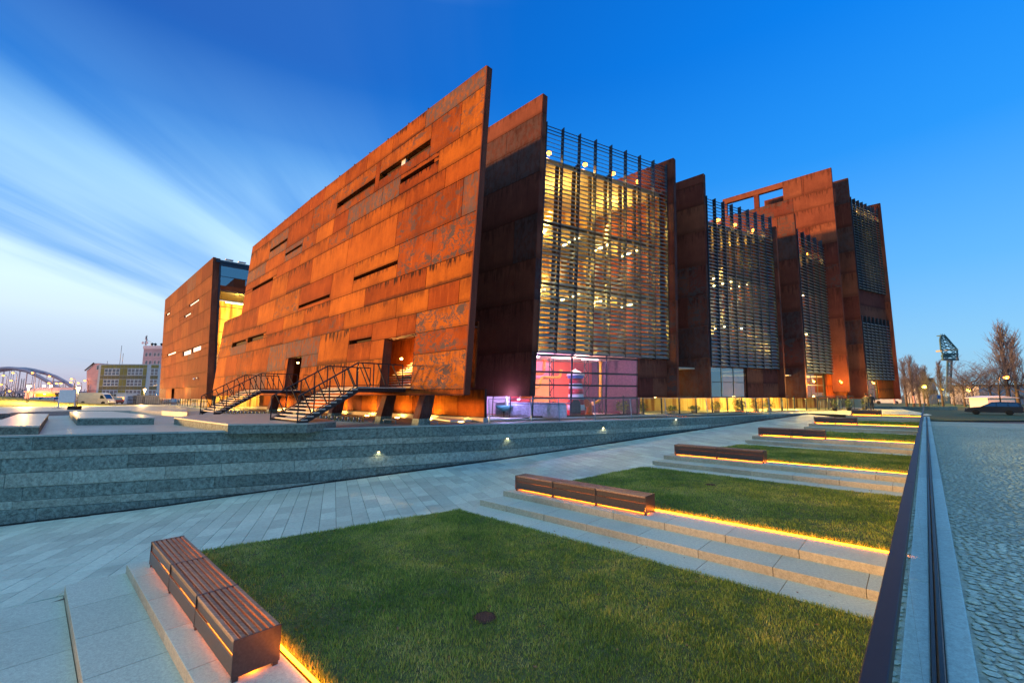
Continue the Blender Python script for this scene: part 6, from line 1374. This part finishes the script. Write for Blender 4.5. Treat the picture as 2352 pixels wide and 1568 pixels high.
# ------------------------------------------------------------------ bare trees
M['bark'] = plain('bark', (.12, .095, .09), .9, 0, .3, 3); M['twig'] = plain('twigs', (.15, .14, .165), .9, 0, .3, 2)
def bare_tree(base, h, spread, label, kind='round', seed=1, n1=16, group='bare trees along the road'):
    r_ = random.Random(seed); t = thing('bare_tree', base, label, 'tree', group); tr = MB(); tw = MB(); base = Vector(base)
    th = h * (.92 if kind == 'poplar' else .45); tr.tube([base, base + V(r_.uniform(-.1, .1), 0, th * .4), base + V(r_.uniform(-.3, .3), 0, th * .75), base + V(r_.uniform(-.3, .3), 0, th)], [h * .022, h * .017, h * .011, h * .004 if kind == 'poplar' else h * .010], 7)
    def branch(p, d, L, rad, lev):
        steps = 3; pts = [p]; dd = d.normalized()
        for k in range(steps):
            dd = (dd + V(r_.gauss(0, .14), r_.gauss(0, .14), r_.gauss(0, .10) + (.10 if kind == 'poplar' else .06 if lev < 2 else -.02))).normalized(); pts.append(pts[-1] + dd * L / steps)
        (tr if lev == 0 else tw).tube(pts, [rad, rad * .8, rad * .55, rad * .25], 4 if lev == 0 else 3, cap=False)
        if lev < 3:
            nb = (5, 5, 4)[lev] if kind != 'poplar' else (5, 4, 3)[lev]
            for k in range(nb):
                f = .25 + .75 * (k + r_.random()) / nb; i = min(int(f * steps), steps - 1); q_ = pts[i].lerp(pts[i + 1], f * steps - i)
                ang = r_.random() * 2 * math.pi; side_ = V(math.cos(ang), math.sin(ang), .15); mixf = .42 if kind == 'poplar' else .85
                branch(q_, dd * (1 - mixf * .5) + side_ * mixf, L * r_.uniform(.42, .62), max(rad * .5, .012), lev + 1)
    for k in range(n1):
        f = (.12 + .85 * (k + r_.random()) / n1) if kind == 'poplar' else (.55 + .45 * (k + r_.random()) / n1); p = base + V(0, 0, th * f); ang = k * 2.4 + r_.random()
        if kind == 'poplar': d = V(math.cos(ang) * .28, math.sin(ang) * .28, 1); L = h * .26 * (1.15 - f * .75) * spread
        else: d = V(math.cos(ang), math.sin(ang), r_.uniform(.35, 1.3)); L = h * .34 * spread * r_.uniform(.75, 1.1)
        branch(p, d, L, h * .0065, 0)
    tr.build('trunk', M['bark'], t); tw.build('crown', M['twig'], t)
trees = [(2072, 824, 92, 'poplar', 1.0, 'bare poplar half hidden by the last museum wall'), (2088, 818.5, 88, 'poplar', 1.1, 'tall bare poplar right of the last museum wall'), (2102, 838, 95, 'poplar', 1.1, 'bare poplar, second right of the last museum wall'), (2113, 846, 98, 'poplar', 1.2, 'bushy bare poplar above the yellow lamp'), (2121, 842, 100, 'poplar', 1.1, 'bare poplar to the right of the yellow lamp'),
  (2154, 829, 96, 'poplar', 1.0, 'slim lone bare poplar left of the crane'), (2224, 806, 84, 'round', 1.15, 'wide spreading bare tree in front of the crane base'), (2204, 822, 92, 'round', .9, 'smaller spreading bare tree right of the crane base'), (2266, 804, 90, 'round', 1.0, 'bare tree between the spreading tree and the tallest poplar'), (2306, 752.6, 86, 'poplar', 1.35, 'tallest bare poplar near the right picture edge'), (2326, 769, 92, 'poplar', 1.25, 'second tallest bare poplar, right of the tallest'), (2346, 812, 84, 'round', 1.0, 'bare tree cut by the right picture edge'), (2286, 838, 100, 'round', .9, 'low bare tree behind the orange-red lamp'), (2180, 852, 104, 'round', .8, 'low bare tree below the crane')]
for k, (x, y, Y, kd, sp, l) in enumerate(trees):
    tp = at(x, y, Y); bx = at(x + (1176 - x) * -.012, 926, Y); bare_tree((bx.x, Y, -.8), tp.z + .8, sp, l, kd, 40 + k, 30 if kd == 'poplar' else 13)
# undergrowth / distant woods
def woods(x0, x1, ytop, Y, label, seed):
    r_ = random.Random(seed); m = MB(); a, b = at(x0, 905, Y), at(x1, 905, Y); n = int((b.x - a.x) / 2.2)
    for k in range(n):
        x = lerp(a.x, b.x, r_.random()); h = (at(x0, ytop, Y).z + 1) * r_.uniform(.55, 1.0)
        for j in range(26):
            z0 = h * r_.uniform(.05, .7); d = V(r_.gauss(0, .35), r_.gauss(0, .35), 1).normalized(); p = V(x + r_.gauss(0, 1.2), Y + r_.uniform(-4, 4), -1 + z0); m.bar(p, p + d * h * r_.uniform(.15, .4), .05 * Y / 90)
    tag(m.build('woods', M['twig']), label, 'woods', kind='stuff')
woods(2060, 2360, 885, 112, 'bare undergrowth and distant wood along the right horizon', 3)
woods(-40, 205, 880, 240, 'dark bare wood behind the arch bridge', 4)
# ------------------------------------------------------------------ crane
M['crane'] = plain('crane_green', (.06, .13, .14), .6, .3, .2, .5); M['craneyel'] = plain('crane_pale', (.45, .40, .28), .6); Yc = 125
cr = thing('harbour_crane', (at(2174, 905, Yc).x, Yc, -1), 'dark green lattice harbour crane rising above the bare trees', 'crane')
cj = lambda x, y, dY=0: at(2164.7 + (x - 1005) * .1831, 768 + (y - 275) * .1831, Yc + dY)
CR = [(285, 988, 1032), (315, 980, 1058), (345, 974, 1085), (385, 978, 1118), (425, 982, 1155), (465, 985, 1190), (520, 1008, 1190), (555, 1010, 1192), (590, 1012, 1195)]
TW = [(590, 1068, 1124), (640, 1067, 1121), (690, 1066, 1119), (740, 1065, 1117), (790, 1064, 1115), (840, 1063, 1113), (890, 1062, 1112), (945, 1061, 1111), (1000, 1060, 1110)]
for rows_ in (CR, TW):
    for dY in (0, 1.2):
        for (y0, a0, b0), (y1, a1, b1) in zip(rows_, rows_[1:]):
            for p, q_, w_ in ((cj(a0, y0, dY), cj(a1, y1, dY), .30), (cj(b0, y0, dY), cj(b1, y1, dY), .30)): MB().bar(p, q_, w_).build('chord', M['crane'], cr)
            MB().bar(cj(a1, y1, dY), cj(b1, y1, dY), .22).build('strut', M['crane'], cr)
            nseg = 2 if b1 - a1 > 90 else 1
            for k in range(nseg):
                u0, u1 = k / nseg, (k + 1) / nseg
                MB().bar(cj(lerp(a0, b0, u0), y0, dY), cj(lerp(a1, b1, u1), y1, dY), .16).build('brace', M['crane'], cr); MB().bar(cj(lerp(a0, b0, u1), y0, dY), cj(lerp(a1, b1, u0), y1, dY), .16).build('brace', M['crane'], cr)
MB().bar(cj(1002, 588), cj(1200, 588), .6).build('platform', M['crane'], cr); MB().bar(cj(1010, 520), cj(1196, 520), .5).build('platform', M['crane'], cr)
for dY in (0,): MB().b2((cj(1030, 560).x, Yc, cj(1030, 560).z), (cj(1120, 528).x, Yc + 1, cj(1120, 528).z)).build('machine_house', M['crane'], cr)
def cbox(x0, y0, x1, y1, dY, name, mt):
    a, b = cj(x0, y0), cj(x1, y1); MB().b2((a.x, Yc - .2, b.z), (b.x, Yc + dY, a.z)).build(name, M[mt], cr)
cbox(1070, 458, 1196, 474, 1.0, 'counterweight', 'craneyel'); cbox(984, 470, 1003, 490, 1.5, 'cabin', 'craneyel'); cbox(980, 282, 1032, 292, 1.2, 'head_platform', 'crane')
for x in (985, 1005, 1028): MB().bar(cj(x, 280), cj(x, 268), .12).build('post', M['crane'], cr)
# ------------------------------------------------------------------ right background things
Yw = 70; a, b = at(1985, 933.5, Yw), at(2200, 941, Yw); rw2 = thing('roadside_wall', (a.x, Yw, -.9), 'low dark stone wall along the far road on the right', 'wall')
for k in range(10): x0, x1 = lerp(a.x, b.x, k / 10), lerp(a.x, b.x, (k + 1) / 10); MB().b2((x0, Yw, -1), (x1 - .03, Yw + .5, a.z + rnd.uniform(-.03, .03))).build('stone', M['wall_dark'], rw2)
Yq = 74; a, b = at(2268, 914, Yq), at(2332, 928, Yq); wh = thing('white_hut', (a.x, Yq, -.8), 'small white hut with a shallow roof behind the station wagon', 'hut'); MB().b2((a.x, Yq, -.9), (b.x, Yq + 3, a.z)).build('wall', M['white'], wh); mx_ = (a.x + b.x) / 2; MB().prism([(a.x - .4, Yq - .4, a.z), (b.x + .4, Yq - .4, a.z), (b.x + .4, Yq - .4, a.z + .08), (mx_, Yq - .4, a.z + .4), (a.x - .4, Yq - .4, a.z + .08)], (0, 3.8, 0)).build('roof', M['white'], wh)
Yo = 105; c = at(2159, 911, Yo); bs = thing('direction_sign', (c.x, Yo, -.8), 'blue direction sign on a grey post below the crane', 'road sign'); MB().box((c.x, Yo, c.z), 1.3, .05, .8).build('plate', bpy.data.materials['sign_blue'], bs); MB().box((c.x, Yo, c.z - .9), .9, .05, .6).build('plate', M['white'], bs); MB().tube([(c.x, Yo + .06, -.9), (c.x, Yo + .06, c.z)], .05, 6).build('post', M['steel'], bs)
Yz = 130; a, b = at(2129, 876, Yz), at(2152, 900, Yz); fb = thing('far_building', (a.x, Yz, -1), 'pale flat-roofed building seen between the poplars and the crane', 'building'); MB().b2((a.x, Yz, -1), (b.x, Yz + 8, a.z)).build('wall', M['paleblock'], fb); MB().b2((a.x - .3, Yz - .3, a.z), (lerp(a.x, b.x, .7), Yz + 8, a.z + 1.1)).build('roof_hut', M['steel'], fb)
for k in range(3): x0 = lerp(a.x, b.x, .15 + .28 * k); MB().b2((x0, Yz - .05, 2.2), (x0 + .8, Yz + .01, 3.4)).build('window', M['farglass'], fb)
a, b = at(2250, 905, 118), at(2360, 912, 118); rb = thing('long_hall', (a.x, 118, -1), 'long pale industrial hall behind the trees at the right edge', 'building'); MB().b2((a.x, 118, -1), (b.x + 6, 126, at(2250, 886, 118).z)).build('wall', M['paleblock'], rb); MB().b2((a.x - .3, 117.7, at(2250, 886, 118).z), (b.x + 6, 126.3, at(2250, 886, 118).z + .4)).build('roof', M['steel'], rb)
for k in range(6): x0 = lerp(a.x, b.x, .08 + .15 * k); MB().b2((x0, 117.95, .8), (x0 + 1.2, 118.01, 2.0)).build('window', M['farglass'], rb)
for k, (x, y0, y1, l) in enumerate(((2053, 913, 926, 'left of two slim pinkish posts by the road'), (2098, 909, 925, 'right of two slim pinkish posts by the road'))):
    a, b = at(x, y0, 80), at(x + 3, y1, 80); po = thing('flag_post', (b.x, 80, b.z), l, 'post', 'slim posts by the road'); MB().bar(a, b, .22).build('shaft', plain('pink_post', (.55, .30, .28), .6), po); MB().box((b.x, 80, b.z), .4, .4, .12).build('foot', M['concrete'], po)
